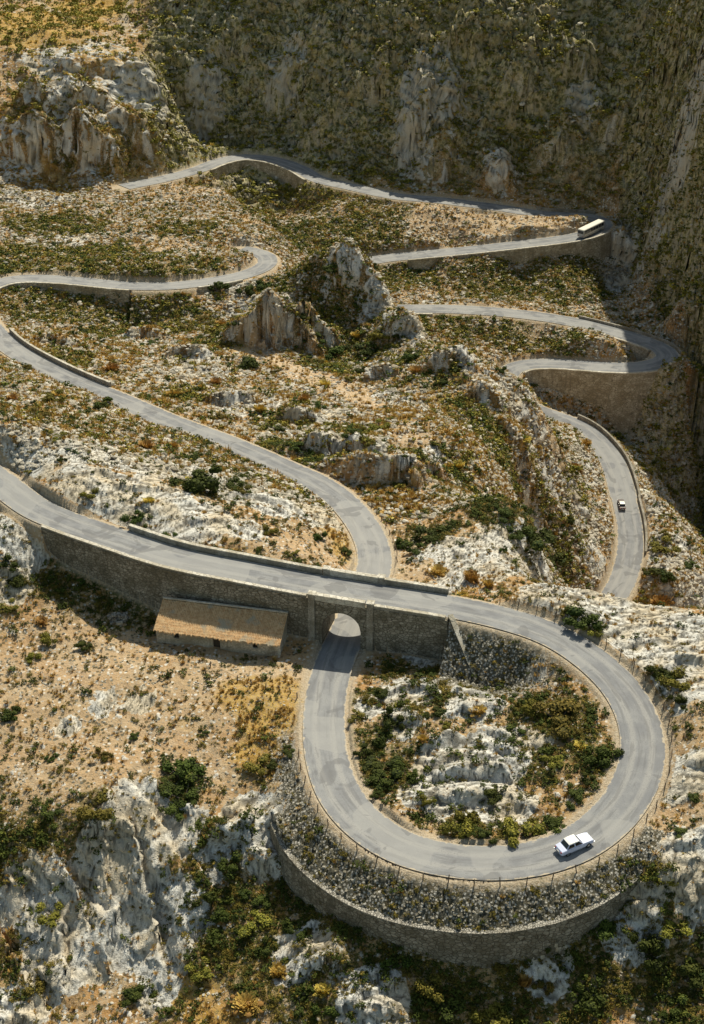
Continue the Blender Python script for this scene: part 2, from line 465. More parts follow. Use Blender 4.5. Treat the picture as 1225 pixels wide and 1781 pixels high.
RG = rg.astype(np.float32)
FAR = sstep(280, 420, RG)
inner = (RG < 650)
amp = (1 + .9 * FAR)
GZ += amp * 1.0 * fbm(GX / 17, GY / 17, 3, 1) * sstep(80, 130, RG)
MT = np.maximum(sstep(448, 472, RG), sstep(0, 5, GX - (92 - .1 * (GY - 360))) * sstep(322, 338, GY)) * sstep(-76, -64, GX)   # mountain wall
ST = np.maximum(MT, sstep(425, 450, RG))
GS = (GY + 1.15 * (BASE + 24) * ST).astype(np.float32)      # runs along the slope where it is steep
GZ += MT * (8.0 * (ridged(GX / 30 + .5 * fbm(GX / 30, GS / 30, 2, 5), GS / 44, 3, 9) - .6))
BEFORE = GZ.copy()
DA1, SA1 = carve(rA, 0, 201)
DA2, SA2 = carve(rA, 200, rA.N)
DB, SB = carve(rB, 0, rB.N)

# ---------------------------------------------------------------- helpers for objects
def tag(o, label=None, cat=None, group=None, kind=None):
    if label: o['label'] = label
    if cat: o['category'] = cat
    if group: o['group'] = group
    if kind: o['kind'] = kind
    return o


def grid_mesh(name, V, nr, nc, smooth=True):
    """V (nr*nc,3) -> quad grid"""
    me = bpy.data.meshes.new(name)
    idx = np.arange(nr * nc, dtype=np.int32).reshape(nr, nc)
    q = np.stack([idx[:-1, :-1], idx[:-1, 1:], idx[1:, 1:], idx[1:, :-1]], -1).reshape(-1, 4)
    raw_mesh(me, V, q, smooth)
    return me


def raw_mesh(me, V, faces, smooth=True):
    k = faces.shape[1]
    me.vertices.add(len(V)); me.loops.add(faces.size); me.polygons.add(len(faces))
    me.vertices.foreach_set("co", np.ascontiguousarray(V, np.float32).ravel())
    me.loops.foreach_set("vertex_index", np.ascontiguousarray(faces, np.int32).ravel())
    me.polygons.foreach_set("loop_start", np.arange(0, faces.size, k, dtype=np.int32))
    me.polygons.foreach_set("loop_total", np.full(len(faces), k, np.int32))
    me.polygons.foreach_set("use_smooth", np.full(len(faces), smooth))
    me.update(calc_edges=True)
    me.validate()


def put(name, me, mat=None, parent=None, loc=None):
    o = bpy.data.objects.new(name, me); COL.objects.link(o)
    if mat is not None and me is not None and len(me.materials) == 0: me.materials.append(mat)
    if parent is not None: o.parent = parent
    if loc is not None: o.location = loc
    return o


def attr(me, name, data):
    a = me.attributes.new(name, 'FLOAT', 'POINT')
    a.data.foreach_set("value", np.ascontiguousarray(data, np.float32).ravel())


def strip_mesh(name, r, a, b, offs, dz, step=1, uv=True):
    """ribbon along the road samples a..b at the given cross offsets (as a share of the half width, + a constant)"""
    I = np.arange(a, b, step); m = len(offs)
    V = np.zeros((len(I), m, 3))
    for j, (k, c) in enumerate(offs):
        o = r.hw[I] * k + c
        V[:, j, :2] = r.p[I, :2] + r.n[I] * o[:, None]
        V[:, j, 2] = r.p[I, 2] + dz[j]
    me = grid_mesh(name, V.reshape(-1, 3), len(I), m)
    attr(me, "cross", np.tile(np.array([k for k, c in offs]), (len(I), 1)))
    attr(me, "along", np.repeat(I[:, None], m, 1))
    return me

# ---------------------------------------------------------------- ground cover areas
def patch(items, arr=None):
    H = hits([(i[0], i[1]) for i in items], GZ)
    L = []
    for it, h in zip(items, H):
        if np.isnan(h[0]): continue
        it = list(it) + [1.0, 1.0, 0.0][len(it) - 3:]
        L.append((h[0], h[1], it[2], it[3], it[4], it[5]))
    return Patch(L).field()


rockP = patch([(612, 446, 4, .8), (668, 510, 5, 1), (690, 560, 5, .9), (640, 540, 5, .6), (590, 450, 4, .6), (90, 110, 9, .5), (170, 90, 9, .6), (960, 830, 6, .7), (1010, 900, 6, .7), (930, 880, 5, .6), (1030, 960, 5, .7), (700, 540, 6, .8), (740, 590, 6, .8), (800, 630, 6, .7), (870, 680, 6, .7), (660, 500, 4, .7), (430, 500, 5, .7), (60, 790, 6), (130, 775, 6), (200, 790, 7), (300, 815, 7), (400, 845, 7), (480, 870, 6), (540, 890, 5), (250, 870, 7), (350, 905, 5), (150, 845, 6), (430, 920, 3, .8),
               (30, 930, 6), (10, 1000, 4), (-20, 860, 5), (820, 1330, 5, 1, 1.6), (780, 1370, 4, 1, 1.6), (720, 1200, 4), (820, 1220, 4, .8), (900, 1290, 4, .8), (870, 1400, 4, .9), (650, 1230, 3), (690, 1260, 3, .8), (740, 1140, 3),
               (1150, 1120, 8), (1000, 1040, 7), (930, 1000, 8), (870, 970, 7), (820, 990, 6), (1190, 1180, 6, .9), (1190, 1350, 4, .8), (1100, 1070, 7), (1200, 1500, 5, .8), (1050, 1080, 5), (760, 960, 5, .7),
               (650, 1740, 4), (520, 1660, 4), (460, 1480, 4), (230, 1420, 5), (220, 1500, 6), (200, 1580, 6), (300, 1610, 5), (120, 1620, 6), (50, 1560, 4, .8), (440, 1430, 4, .9), (300, 1440, 4), (1100, 1600, 4), (950, 1670, 3), (280, 1720, 3, .8), (380, 1500, 3, .7), (20, 1760, 4, .8), (90, 1690, 4, .8),
               (240, 1220, 3, .8), (120, 1265, 2), (180, 1225, 3, .8), (1120, 860, 6), (1150, 960, 8), (1190, 1000, 8), (110, 210, 14, .6), (235, 170, 12, .95), (40, 300, 10, .55), (160, 290, 9, .5), (190, 240, 10, .6),
               (630, 520, 3, .5), (600, 775, 7), (690, 800, 6), (520, 760, 6), (740, 800, 5), (480, 560, 8), (430, 540, 6), (660, 630, 8, .8), (1020, 800, 5, .7), (560, 720, 6, .7), (700, 700, 8, .7), (260, 590, 9, .6), (330, 640, 9, .7), (440, 700, 8, .7), (100, 420, 10, .6), (60, 340, 14, .7),
               (750, 210, 14, .9), (870, 310, 6, .8), (1190, 250, 10, .8), (1060, 460, 9, .8), (1010, 210, 7, .8), (500, 130, 9, .7), (360, 200, 8, .8), (1130, 720, 6, .8), (1160, 860, 6, .7)])
dirtP = patch([(450, 1185, 6, 1, 1.8, -.3), (490, 1180, 5), (380, 1165, 5, .9), (150, 1150, 12, .75), (250, 1250, 11, .7), (100, 1300, 10, .7), (380, 1230, 6, .6), (50, 1180, 9, .7), (330, 1330, 7, .6), (150, 1360, 6, .6),
               (440, 612, 4), (490, 632, 4), (540, 655, 5), (570, 668, 4), (600, 680, 5), (640, 700, 4, .9), (465, 622, 3.5), (515, 645, 4), (720, 990, 4), (700, 960, 4), (870, 385, 10), (800, 385, 8, .8), (950, 385, 9), (740, 375, 8, .8), (290, 430, 9, .8), (400, 340, 8, .9), (440, 385, 6, .9), (340, 335, 7, .8), (300, 330, 9, .6),
               (720, 765, 4, .9), (960, 760, 4, .9), (1040, 780, 4, .8), (640, 1250, 3, .7), (1160, 1250, 6, .7), (1180, 1420, 6, .6), (920, 570, 5, .8), (580, 960, 5, .8), (500, 950, 5, .7), (1060, 1000, 4), (980, 370, 6)])
goldP = patch([(30, 200, 8, .5), (220, 300, 10, .6), (80, 320, 12, .6), (250, 260, 8, .5), (400, 600, 8, .6), (700, 720, 8, .6), (820, 780, 8, .6), (640, 740, 7, .5), (200, 620, 8, .6), (150, 600, 8, .6), (500, 690, 6, .5), (600, 480, 6, .5), (80, 40, 20), (160, 20, 22), (20, 40, 20), (40, 66, 8, .7), (120, 62, 8, .7), (470, 1245, 4.5), (430, 1205, 4), (490, 1215, 4), (700, 880, 4, .9), (820, 1005, 4, .9), (670, 870, 6, .8), (950, 800, 4, .4), (420, 1700, 6, .7), (370, 1730, 5, .7),
               (850, 840, 6, .4), (780, 690, 8, .6), (900, 760, 8, .6), (610, 970, 3, .9), (590, 930, 3, .8), (780, 130, 8, .5), (300, 580, 9, .5), (560, 610, 8, .5), (770, 240, 9, .6), (180, 110, 10, .6), (1130, 1050, 4, .7), (450, 1320, 4, .6), (30, 600, 8, .6), (100, 720, 5, .7), (280, 700, 4, .6)])
greenP = patch([(440, 345, 7, 1.1), (475, 390, 7, 1.1), (490, 350, 8, 1), (575, 510, 6, .9), (600, 580, 6, 1.0), (570, 470, 5, .8), (620, 500, 6, .5), (60, 240, 8, .8), (150, 200, 7, .8), (120, 260, 8, .7), (200, 280, 7, .6), (940, 860, 6, .7), (990, 830, 5, .8), (1000, 920, 5, .7), (545, 600, 7), (600, 590, 7), (660, 600, 6), (480, 540, 8), (520, 560, 8), (500, 780, 5, .8), (560, 800, 5, .8), (650, 790, 5, .8), (700, 820, 5, .8), (30, 1450, 5, .6), (350, 1480, 4), (400, 1640, 5), (120, 1440, 4, .7), (30, 1700, 5, .7), (500, 500, 9), (620, 600, 9), (560, 560, 10), (700, 480, 11), (850, 495, 11), (950, 495, 10), (1020, 470, 9), (580, 410, 12), (640, 400, 12), (540, 430, 9), (60, 530, 9), (150, 530, 10), (250, 530, 10), (330, 560, 8), (200, 570, 9, .7), (900, 585, 8), (800, 570, 8, .8), (720, 565, 6), (980, 600, 6), (440, 290, 9), (470, 340, 9), (450, 320, 8), (420, 310, 8),
                (750, 930, 4), (900, 930, 5), (960, 945, 5), (600, 1640, 6), (750, 1660, 6), (900, 1650, 6), (1050, 1590, 5), (520, 1560, 5), (680, 1640, 6), (640, 700, 4, .6), (60, 450, 16, .8), (200, 440, 16, .7), (100, 390, 14, .7), (330, 400, 10, .6), (220, 480, 10), (700, 365, 6, .8), (640, 360, 7), (560, 350, 8), (150, 465, 10), (350, 470, 8), (690, 1240, 4, .8), (680, 1345, 4.5), (960, 1245, 5, .9), (1040, 1310, 4), (880, 1430, 4, .8), (905, 1465, 3), (650, 1280, 3), (760, 1195, 4, .8), (860, 1180, 5, .9), (820, 1440, 3), (640, 1220, 3), (940, 1330, 3.5, .7), (450, 1600, 6), (380, 1560, 5), (1100, 1640, 6), (1180, 1700, 6), (900, 1730, 5, .7), (560, 1740, 4, .8), (320, 1370, 4), (160, 1415, 4), (480, 1700, 5, .7), (420, 1500, 4), (510, 1480, 4), (1000, 1740, 4), (790, 1750, 4, .7), (1160, 1190, 4, .9), (1010, 1095, 3.5), (345, 845, 4), (700, 1170, 3), (880, 880, 6, .8), (760, 800, 8, .6), (560, 640, 8, .7), (700, 620, 7, .7), (330, 690, 6, .6), (500, 730, 7, .6), (620, 750, 6, .7), (820, 720, 9, .6), (760, 660, 8, .6), (880, 800, 7, .6), (400, 590, 9, .7), (100, 620, 8, .6), (750, 1130, 4, .8), (100, 1010, 4), (150, 1030, 5), (210, 1060, 5)])
ln = hits([(425, 606), (470, 622), (520, 646), (575, 670), (630, 696)], GZ)[:, :2]     # strip of bare tan earth on the middle slope
for a_, b_ in zip(ln[:-1], ln[1:]):
    e_ = b_ - a_; t_ = np.clip(((GX - a_[0]) * e_[0] + (GY - a_[1]) * e_[1]) / (e_ @ e_), 0, 1)
    dirtP = np.maximum(dirtP, 1.25 * sstep(4.2, 2.2, np.hypot(GX - a_[0] - t_ * e_[0], GY - a_[1] - t_ * e_[1]) + fbm(GX / 3, GY / 3, 2, 35)))
grad_r = np.gradient(GZ, axis=0) / np.maximum(np.gradient(rg, axis=0), .01)
grad_p = np.gradient(GZ, axis=1) / (np.maximum(np.gradient(pg, axis=1), 1e-6) * rg)
slope = np.sqrt(grad_r ** 2 + grad_p ** 2).astype(np.float32)


def road_clear(a, b):
    """0 on the roads, 1 from b metres beyond their edge"""
    c = np.ones(GX.shape, np.float32)
    for D, S, r in ((DA1, SA1, rA), (DA2, SA2, rA), (DB, SB, rB)):
        hw = 2.85 if r is rA else 3.2
        c = np.minimum(c, sstep(hw + a, hw + b, np.abs(D)))
    return c


clear = road_clear(.5, 1.6)
clear_wide = road_clear(.4, 5.0)
# loop embankment rubble, as a mask
side = DA1 > 0
emb = np.zeros(GX.shape, np.float32)
for D, S, rr in ((DA1, SA1, rA), (DA2, SA2, rA)):
    k = np.clip(np.round(S).astype(int), 0, rA.N - 1)
    dw = rA.dw[LEFT, k]
    emb = np.maximum(emb, ((D > 3.2) & (D < 2.85 + dw) & (k >= ie0) & (k <= ie1)).astype(np.float32) * sstep(3.2, 4.0, D) * np.where(dw > 100, sstep(7.5, 5.5, D + 1.6 * fbm(GX / 2.2, GY / 2.2, 2, 33)) * sstep(ie1 + 1, ie1 - 9, S + 3 * fbm(GX / 1.6, GY / 1.6, 2, 34)), 1))
wing = ((DA1 < -3.3) & (DA1 > -13) & (SA1 > iw1 + .5) & (SA1 < iw1 + 24)).astype(np.float32) * sstep(-13, -9, DA1) * sstep(iw1 + 24, iw1 + 12, SA1)

nz1 = fbm(GX / 9, GS / 9, 4, 41)
nz2 = fbm(GX / 2.6, GS / 2.6, 3, 77)
big = 1 + 1.0 * FAR
MID = sstep(195, 225, RG) * (1 - MT)
rockN = rockP * (.95 - .25 * MID) + nz1 * .28 + nz2 * (.38 + .12 * MID) - dirtP * np.where(dirtP > 1, .9, .35) - goldP * .35 - greenP * .25 + sstep(.75, 1.5, slope) * .10 * (1 - MT) + .20 + MT * (-.32)
rockN += sstep(180, 260, RG) * (1 - MT) * .08 + .30 * fbm(GX / 1.3, GS / 1.3, 3, 79) * big ** .3
rock = sstep(.36, .58, rockN) * clear * (1 - emb)

# ---------------------------------------------------------------- rock relief: tilted blocks with open joints
sc_ = np.where(RG < 255, 1.0, np.where(RG < 400, 1.7, 2.6)).astype(np.float32)
wx = GX + .5 * fbm(GX / 3, GS / 3, 2, 3) + 1.5 * fbm(GX / 14, GS / 14, 2, 13); wy = GS + .6 * fbm(GX / 3, GS / 3, 2, 4) + 2.6 * fbm(GX / 12, GS / 12, 2, 14)
ang = R(-12) + .5 * fbm(GX / 45, GS / 45, 2, 15)
ux = (wx * np.cos(ang) + wy * np.sin(ang)); uy = (wy * np.cos(ang) - wx * np.sin(ang))
crack = np.zeros(GX.shape, np.float32)
rel = np.zeros(GX.shape, np.float32)
for lo, hi, k in ((0, 255, 1.0), (255, 400, 1.8), (400, 700, 2.6)):
    i0, i1 = np.searchsorted(RR, (lo, hi))
    sl = slice(i0, i1)
    X, Y = ux[sl] / k, uy[sl] / k
    f1, f2, c, ox, oy = worley(X / 4.8, Y / 1.7, 5)
    big_b = (c - .5) * 1.0 - oy * (.6 + 1.3 * c) + ox * .35 - .6 * sstep(.12, 0, f2 - f1)
    g1, g2, c2, ox2, oy2 = worley(X / 1.15 + 9, Y / .6 + 3, 8)
    small = (c2 - .5) * .36 - oy2 * .3 - .22 * sstep(.16, 0, g2 - g1)
    rd = ridged(X / 2.2, Y / 1.1, 3, 23) - .6
    rel[sl] = (big_b + small * .5 + rd * .1) * (k ** .85)
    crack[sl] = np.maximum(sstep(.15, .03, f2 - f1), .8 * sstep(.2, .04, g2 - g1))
amp_r = np.where(RG < 255, .85, 1.0)
finP = patch([(235, 1395, 4), (210, 1450, 5), (245, 1520, 5), (180, 1560, 5), (290, 1590, 5), (130, 1600, 5), (320, 1660, 4, .8), (200, 1640, 4, .8), (60, 1560, 4, .7), (310, 1440, 3, .8), (440, 1450, 3, .7), (20, 1640, 4, .8), (90, 1700, 4, .7)])
butP = patch([(100, 230, 22), (200, 200, 18), (240, 140, 14), (30, 290, 18), (150, 150, 18), (270, 230, 10)])
GZ += rel * (1 - .75 * np.clip(finP, 0, 1)) * (1 - .7 * np.clip(butP, 0, 1)) * rock * amp_r * clear_wide * sstep(.2, .9, rockN) * .78 * (1 - .35 * MID)
# jagged fins of the outcrop at lower left, running towards the camera
fa = R(-66); fx_ = GX * math.cos(fa) + GY * math.sin(fa) + 2.6 * fbm(GX / 7, GY / 7, 3, 401); fy_ = GY * math.cos(fa) - GX * math.sin(fa) + 2.6 * fbm(GX / 7, GY / 7, 3, 402)
fin = ridged(fx_ / 19, fy_ / 8.5, 2, 405) - .45
q1, q2, cq, oxq, oyq = worley(fx_ / 6.5, fy_ / 3.4, 411)
saw = (cq - .5) * 2.2 + oyq * 3.6 + oxq * 1.2 - 1.0 * sstep(.14, 0, q2 - q1)
p1_, p2_, cp_, oxp, oyp = worley(fx_ / 2.0, fy_ / .9, 413)
GZ += finP * (fin * 2.5 + saw * .5 + .34 * (cp_ - .5) + .22 * oyp + .12 * (ridged(fx_ / 2.4, fy_ / .55, 2, 409) - .6) - .25 * sstep(.15, 0, p2_ - p1_))
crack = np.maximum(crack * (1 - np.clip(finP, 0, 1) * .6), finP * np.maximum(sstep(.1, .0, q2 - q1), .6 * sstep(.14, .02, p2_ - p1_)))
# cliffs of the left buttress and of the dark rock band on the middle hillside
bosP = patch([(735, 150, 8, 1.5), (755, 200, 9, 1.8), (765, 250, 8, 1.2), (640, 60, 8), (840, 60, 8), (450, 60, 8), (1150, 120, 9), (980, 120, 9), (600, 200, 8), (700, 110, 8), (860, 300, 6), (1190, 240, 8), (540, 110, 9), (900, 110, 9), (1010, 220, 7), (370, 200, 8), (1060, 450, 7)])
GZ += bosP * (5.0 + 4.0 * fbm(GX / 4, GS / 4, 4, 441)) * clear_wide
GZ += butP * 4.2 * (ridged(GX / 13 + .5 * fbm(GX / 9, GS / 9, 2, 421), GS / 24, 3, 423) - .62) * clear_wide
bandP = patch([(610, 480, 9, 1.2), (655, 500, 7, 1.2), (575, 480, 8), (720, 590, 7), (800, 640, 7), (680, 570, 6), (540, 770, 6), (600, 785, 7), (690, 805, 7), (640, 770, 6), (480, 560, 8), (440, 545, 7), (740, 790, 5), (560, 540, 8), (640, 540, 8)])
GZ += bandP * 4.2 * (ridged(GX / 8, GY / 12, 3, 431) - .6) * clear_wide
# short cliffs that face the view: (u, v of the foot, half width m, height m, depth behind the edge m)
CL = [(440, 600, 7, 7, 16), (500, 606, 7, 8, 16), (545, 606, 6, 6, 12), (470, 560, 5, 5, 12), (530, 832, 4.5, 5, 10), (600, 838, 5, 5.5, 10), (690, 842, 5, 5.5, 10), (640, 800, 4, 4, 9), (560, 790, 4, 4, 9), (480, 790, 3.5, 3, 8), (740, 830, 4, 3.5, 8),
      (40, 280, 9, 8, 18), (100, 292, 10, 8, 18), (170, 285, 9, 10, 18), (235, 250, 8, 8, 16), (150, 200, 8, 7, 16), (70, 210, 8, 6, 14), (215, 135, 8, 3.5, 12), (130, 130, 8, 3.5, 12),
      (800, 1398, 4.5, 1.1, 4), (850, 1350, 4, .9, 4), (840, 1240, 3.5, 1.0, 4), (700, 1255, 3, .9, 3.5), (760, 1300, 3, .7, 3), (900, 1420, 3, .9, 3.5), (960, 1290, 2.5, .8, 3), (560, 1690, 3, 1.6, 5), (640, 1760, 3.5, 1.2, 5), (460, 1520, 3, 2.2, 5), (400, 1470, 3, 2, 5),
      (700, 580, 5, 4, 10), (780, 640, 5, 4, 10), (660, 660, 4, 3, 8), (850, 700, 5, 3, 8), (900, 780, 4, 3, 8), (330, 620, 5, 3, 9), (250, 590, 5, 3, 9), (400, 700, 5, 2.6, 8), (520, 730, 4, 3, 8), (100, 600, 5, 2.5, 8),
      (870, 330, 5, 6, 9), (720, 250, 6, 8, 10), (770, 290, 5, 6, 8), (560, 230, 7, 7, 10), (960, 280, 6, 7, 9), (640, 180, 7, 8, 10), (900, 170, 7, 8, 10), (1060, 250, 6, 8, 9), (480, 180, 7, 7, 10), (800, 110, 7, 8, 10), (400, 110, 7, 7, 10), (1010, 130, 7, 8, 10)]
cliffm = np.zeros(GX.shape, np.float32)
wob = fbm(GX / 5.5, GY / 5.5, 2, 451)
for (cu, cv, crx, chh, cl), ch in zip(CL, hits([(c[0], c[1]) for c in CL], GZ)):
    if np.isnan(ch[0]): continue
    dx_ = (GX - ch[0]) / crx; sy_ = GY - ch[1] + wob * (1.2 + .16 * chh) * 1.6 - .05 * dx_ * dx_ * crx
    pf = np.exp(-dx_ ** 4) * sstep(-.3 - .14 * chh, .4, sy_) * sstep(cl, .5, sy_)
    GZ += chh * pf * clear_wide
    cliffm = np.maximum(cliffm, np.exp(-dx_ ** 4) * sstep(-2 - .2 * chh, -.4, sy_) * sstep(2.5, .8, sy_) * min(1, chh / 2))
rock = np.maximum(rock, .8 * np.clip(cliffm, 0, 1) * sstep(-.35, .25, nz2 + .5 * nz1) * clear * (1 - emb) * (1 - .4 * MT))
# stones: scattered cells raised out of the soil
h1, h2, c3, ox3, oy3 = worley(GX / (.95 * big) + 4, GS / (.95 * big), 15)
stone = ((c3 > .66) & (h1 < .42)).astype(np.float32) * sstep(.42, .26, h1)
stone *= sstep(.0, .5, fbm(GX / 3.4, GY / 3.4, 2, 303)) * clear * (1 - rock) * (1 - .3 * dirtP) * (1 - .6 * greenP) * (1 - .8 * goldP) * (1 - .7 * MT)
GZ += stone * .32 * big
# rubble of the embankments
e1, e2, c4, ox4, oy4 = worley(GX / .5, GY / .5, 19)
rub = np.maximum(emb, wing)
GZ += rub * ((c4 - .5) * .34 + .18 * (1 - e1) - .25 * sstep(.14, 0, e2 - e1))
# soil
GZ += clear * (.16 * big * fbm(GX / (1.6 * big), GY / (1.6 * big), 3, 51) + .22 * big * nz2 * clear_wide) * (1 - rub)
# mountain wall: ledges and knobs
GZ += MT * clear_wide * (2.4 * (ridged(GX / 8, GS / 9, 3, 61) - .6) + .9 * rel * .4 + .9 * fbm(GX / 2.6, GS / 2.6, 4, 63))

GZ -= wing * .12 * sstep(1.0, .3, emb)
gvl = 1 - road_clear(.15, 1.5)
for pl in ([(40, -20), (75, 8), (105, 25), (130, 42)], [(238, -20), (222, 18), (210, 55)]):      # two foot tracks on the plateau
    ph = hits(pl, GZ)[:, :2]
    for a_, b_ in zip(ph[:-1], ph[1:]):
        if np.isnan(a_).any() or np.isnan(b_).any(): continue
        e_ = b_ - a_; t_ = np.clip(((GX - a_[0]) * e_[0] + (GY - a_[1]) * e_[1]) / (e_ @ e_), 0, 1)
        dd_ = np.hypot(GX - a_[0] - t_ * e_[0], GY - a_[1] - t_ * e_[1])
        gvl = np.maximum(gvl, sstep(2.2, 1.0, dd_))
# keep the cut faces under the roads tidy: never above the road surface
for D, S, r in ((DA1, SA1, rA), (DA2, SA2, rA), (DB, SB, rB)):
    m = np.abs(D) < 3.2
    zr = np.interp(S[m], np.arange(r.N), r.p[:, 2]) - .10
    if D is DA1:            # leave the passage under the bridge alone
        cut = (np.abs(DA2[m]) < 5) & (SA2[m] > 230) & (SA2[m] < 285)
        zr = np.where(cut, 1e3, zr)
    GZ[m] = np.minimum(GZ[m], zr)

gorge = np.clip(patch([(1130, 700, 10), (1165, 780, 12), (1100, 725, 7), (1200, 860, 10), (1150, 650, 7)]) * sstep(66, 74, GX), 0, 1)
rock *= 1 - .6 * gorge
greenN = greenP * .75 + fbm(GX / 5, GS / 5, 4, 91) * .55 + .10 + MT * .62 - dirtP * .5 - goldP * .2 + .05 * sstep(200, 300, RG)
goldN = goldP * .85 + fbm(GX / 6, GS / 6, 3, 95) * .5 + .08 - greenP * .25 - .12 * MT
green = sstep(.2, .55, greenN); gold = sstep(.25, .6, goldN)

# weathering: round the rock off a little
def soften(a):
    for ax in (0, 1):
        a = (np.roll(a, 2, ax) + 4 * np.roll(a, 1, ax) + 6 * a + 4 * np.roll(a, -1, ax) + np.roll(a, -2, ax)) / 16
    return a


wgt = np.clip(rock * 1.3, 0, .9) * clear_wide * (1 - rub) * ((RG > 80) & (RG < 630))
GZ += (soften(GZ) - GZ) * wgt
GZ += (soften(GZ) - GZ) * wgt * (.25 + .55 * np.clip(finP, 0, 1))
# steep faces: break them up sideways as well, so that they do not run down in straight flutes
s_r = np.gradient(GZ, axis=0) / np.maximum(np.gradient(rg, axis=0), .01)
s_p = np.gradient(GZ, axis=1) / (np.maximum(np.gradient(pg, axis=1), 1e-6) * rg)
slope2 = np.sqrt(s_r ** 2 + s_p ** 2).astype(np.float32)
stp = sstep(.7, 1.5, slope2) * clear_wide * (1 - rub)
ks = np.where(RG < 255, 1.0, np.where(RG < 430, 1.7, 2.4)).astype(np.float32)
b1, b2, cb, obx, oby = worley((GX + .35 * GY) / (2.1 * ks), GZ / (.9 * ks) + .25 * GX / ks, 461)
DX = stp * ks * .7 * fbm(GY / (1.3 * ks) + 7, GZ / (1.0 * ks), 3, 463)
DY = stp * ks * (.95 * fbm(GX / (1.6 * ks), GZ / (1.1 * ks), 3, 465) - .8 * (cb - .5) - .5 * oby + .22 * sstep(.14, 0, b2 - b1))
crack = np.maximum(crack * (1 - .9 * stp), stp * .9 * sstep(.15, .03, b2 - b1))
V = np.stack([GX + DX, GY + DY, GZ], -1).reshape(-1, 3)
ground_me = grid_mesh("ground", V, NR, NP)
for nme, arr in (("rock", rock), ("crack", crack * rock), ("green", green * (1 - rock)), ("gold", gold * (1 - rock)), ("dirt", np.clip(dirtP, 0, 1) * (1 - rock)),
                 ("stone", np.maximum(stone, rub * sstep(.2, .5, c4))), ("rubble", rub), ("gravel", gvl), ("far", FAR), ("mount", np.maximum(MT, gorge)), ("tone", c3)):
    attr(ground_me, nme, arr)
SCRATCH = None

# ---------------------------------------------------------------- materials
class M:
    """small helper to write node trees"""
    def __init__(s, name, rough=.95):
        s.m = bpy.data.materials.new(name); s.m.use_nodes = True
        s.nt = s.m.node_tree; s.b = s.nt.nodes['Principled BSDF']
        s.b.inputs['Roughness'].default_value = rough
        s.b.inputs['Specular IOR Level'].default_value = .2
        s.tc = None

    def N(s, t, **k):
        n = s.nt.nodes.new(t)
        for a, v in k.items(): setattr(n, a, v)
        return n

    def L(s, a, b): s.nt.links.new(a, b)

    def co(s, out='Object'):
        if s.tc is None: s.tc = s.N('ShaderNodeTexCoord')
        return s.tc.outputs[out]

    def noise(s, scale, detail=3, rough=.6, vec=None, dist=0.0):
        n = s.N('ShaderNodeTexNoise'); n.inputs['Scale'].default_value = scale; n.inputs['Detail'].default_value = detail
        n.inputs['Roughness'].default_value = rough; n.inputs['Distortion'].default_value = dist
        s.L(vec or s.co(), n.inputs['Vector']); return n.outputs['Fac']

    def voro(s, scale, feature='F1', vec=None, out='Distance', rnd=1.0):
        n = s.N('ShaderNodeTexVoronoi', feature=feature); n.inputs['Scale'].default_value = scale; n.inputs['Randomness'].default_value = rnd
        s.L(vec or s.co(), n.inputs['Vector']); return n.outputs[out]

    def attr(s, name, out='Fac'):
        return s.N('ShaderNodeAttribute', attribute_name=name).outputs[out]

    def math(s, op, a, b=None, c=None, clamp=False):
        n = s.N('ShaderNodeMath', operation=op, use_clamp=clamp)
        for i, v in enumerate((a, b, c)):
            if v is None: continue
            if isinstance(v, (int, float)): n.inputs[i].default_value = v
            else: s.L(v, n.inputs[i])
        return n.outputs[0]

    def ramp(s, f, lo, hi):
        n = s.N('ShaderNodeMapRange', interpolation_type='SMOOTHSTEP')
        n.inputs['From Min'].default_value = lo; n.inputs['From Max'].default_value = hi
        s.L(f, n.inputs['Value']); return n.outputs['Result']

    def mix(s, f, a, b, mode='MIX'):
        n = s.N('ShaderNodeMix', data_type='RGBA', blend_type=mode)
        for i, v in ((0, f), (6, a), (7, b)):
            if isinstance(v, (int, float)): n.inputs[i].default_value = v
            elif isinstance(v, tuple): n.inputs[i].default_value = (*v, 1)
            else: s.L(v, n.inputs[i])
        return n.outputs[2]

    def color(s, c):
        if isinstance(c, tuple): s.b.inputs['Base Color'].default_value = (*c, 1)
        else: s.L(c, s.b.inputs['Base Color'])
        return s

    def bump(s, h, dist=.05, strength=.6):
        n = s.N('ShaderNodeBump'); n.inputs['Distance'].default_value = dist; n.inputs['Strength'].default_value = strength
        s.L(h, n.inputs['Height']); s.L(n.outputs[0], s.b.inputs['Normal']); return s


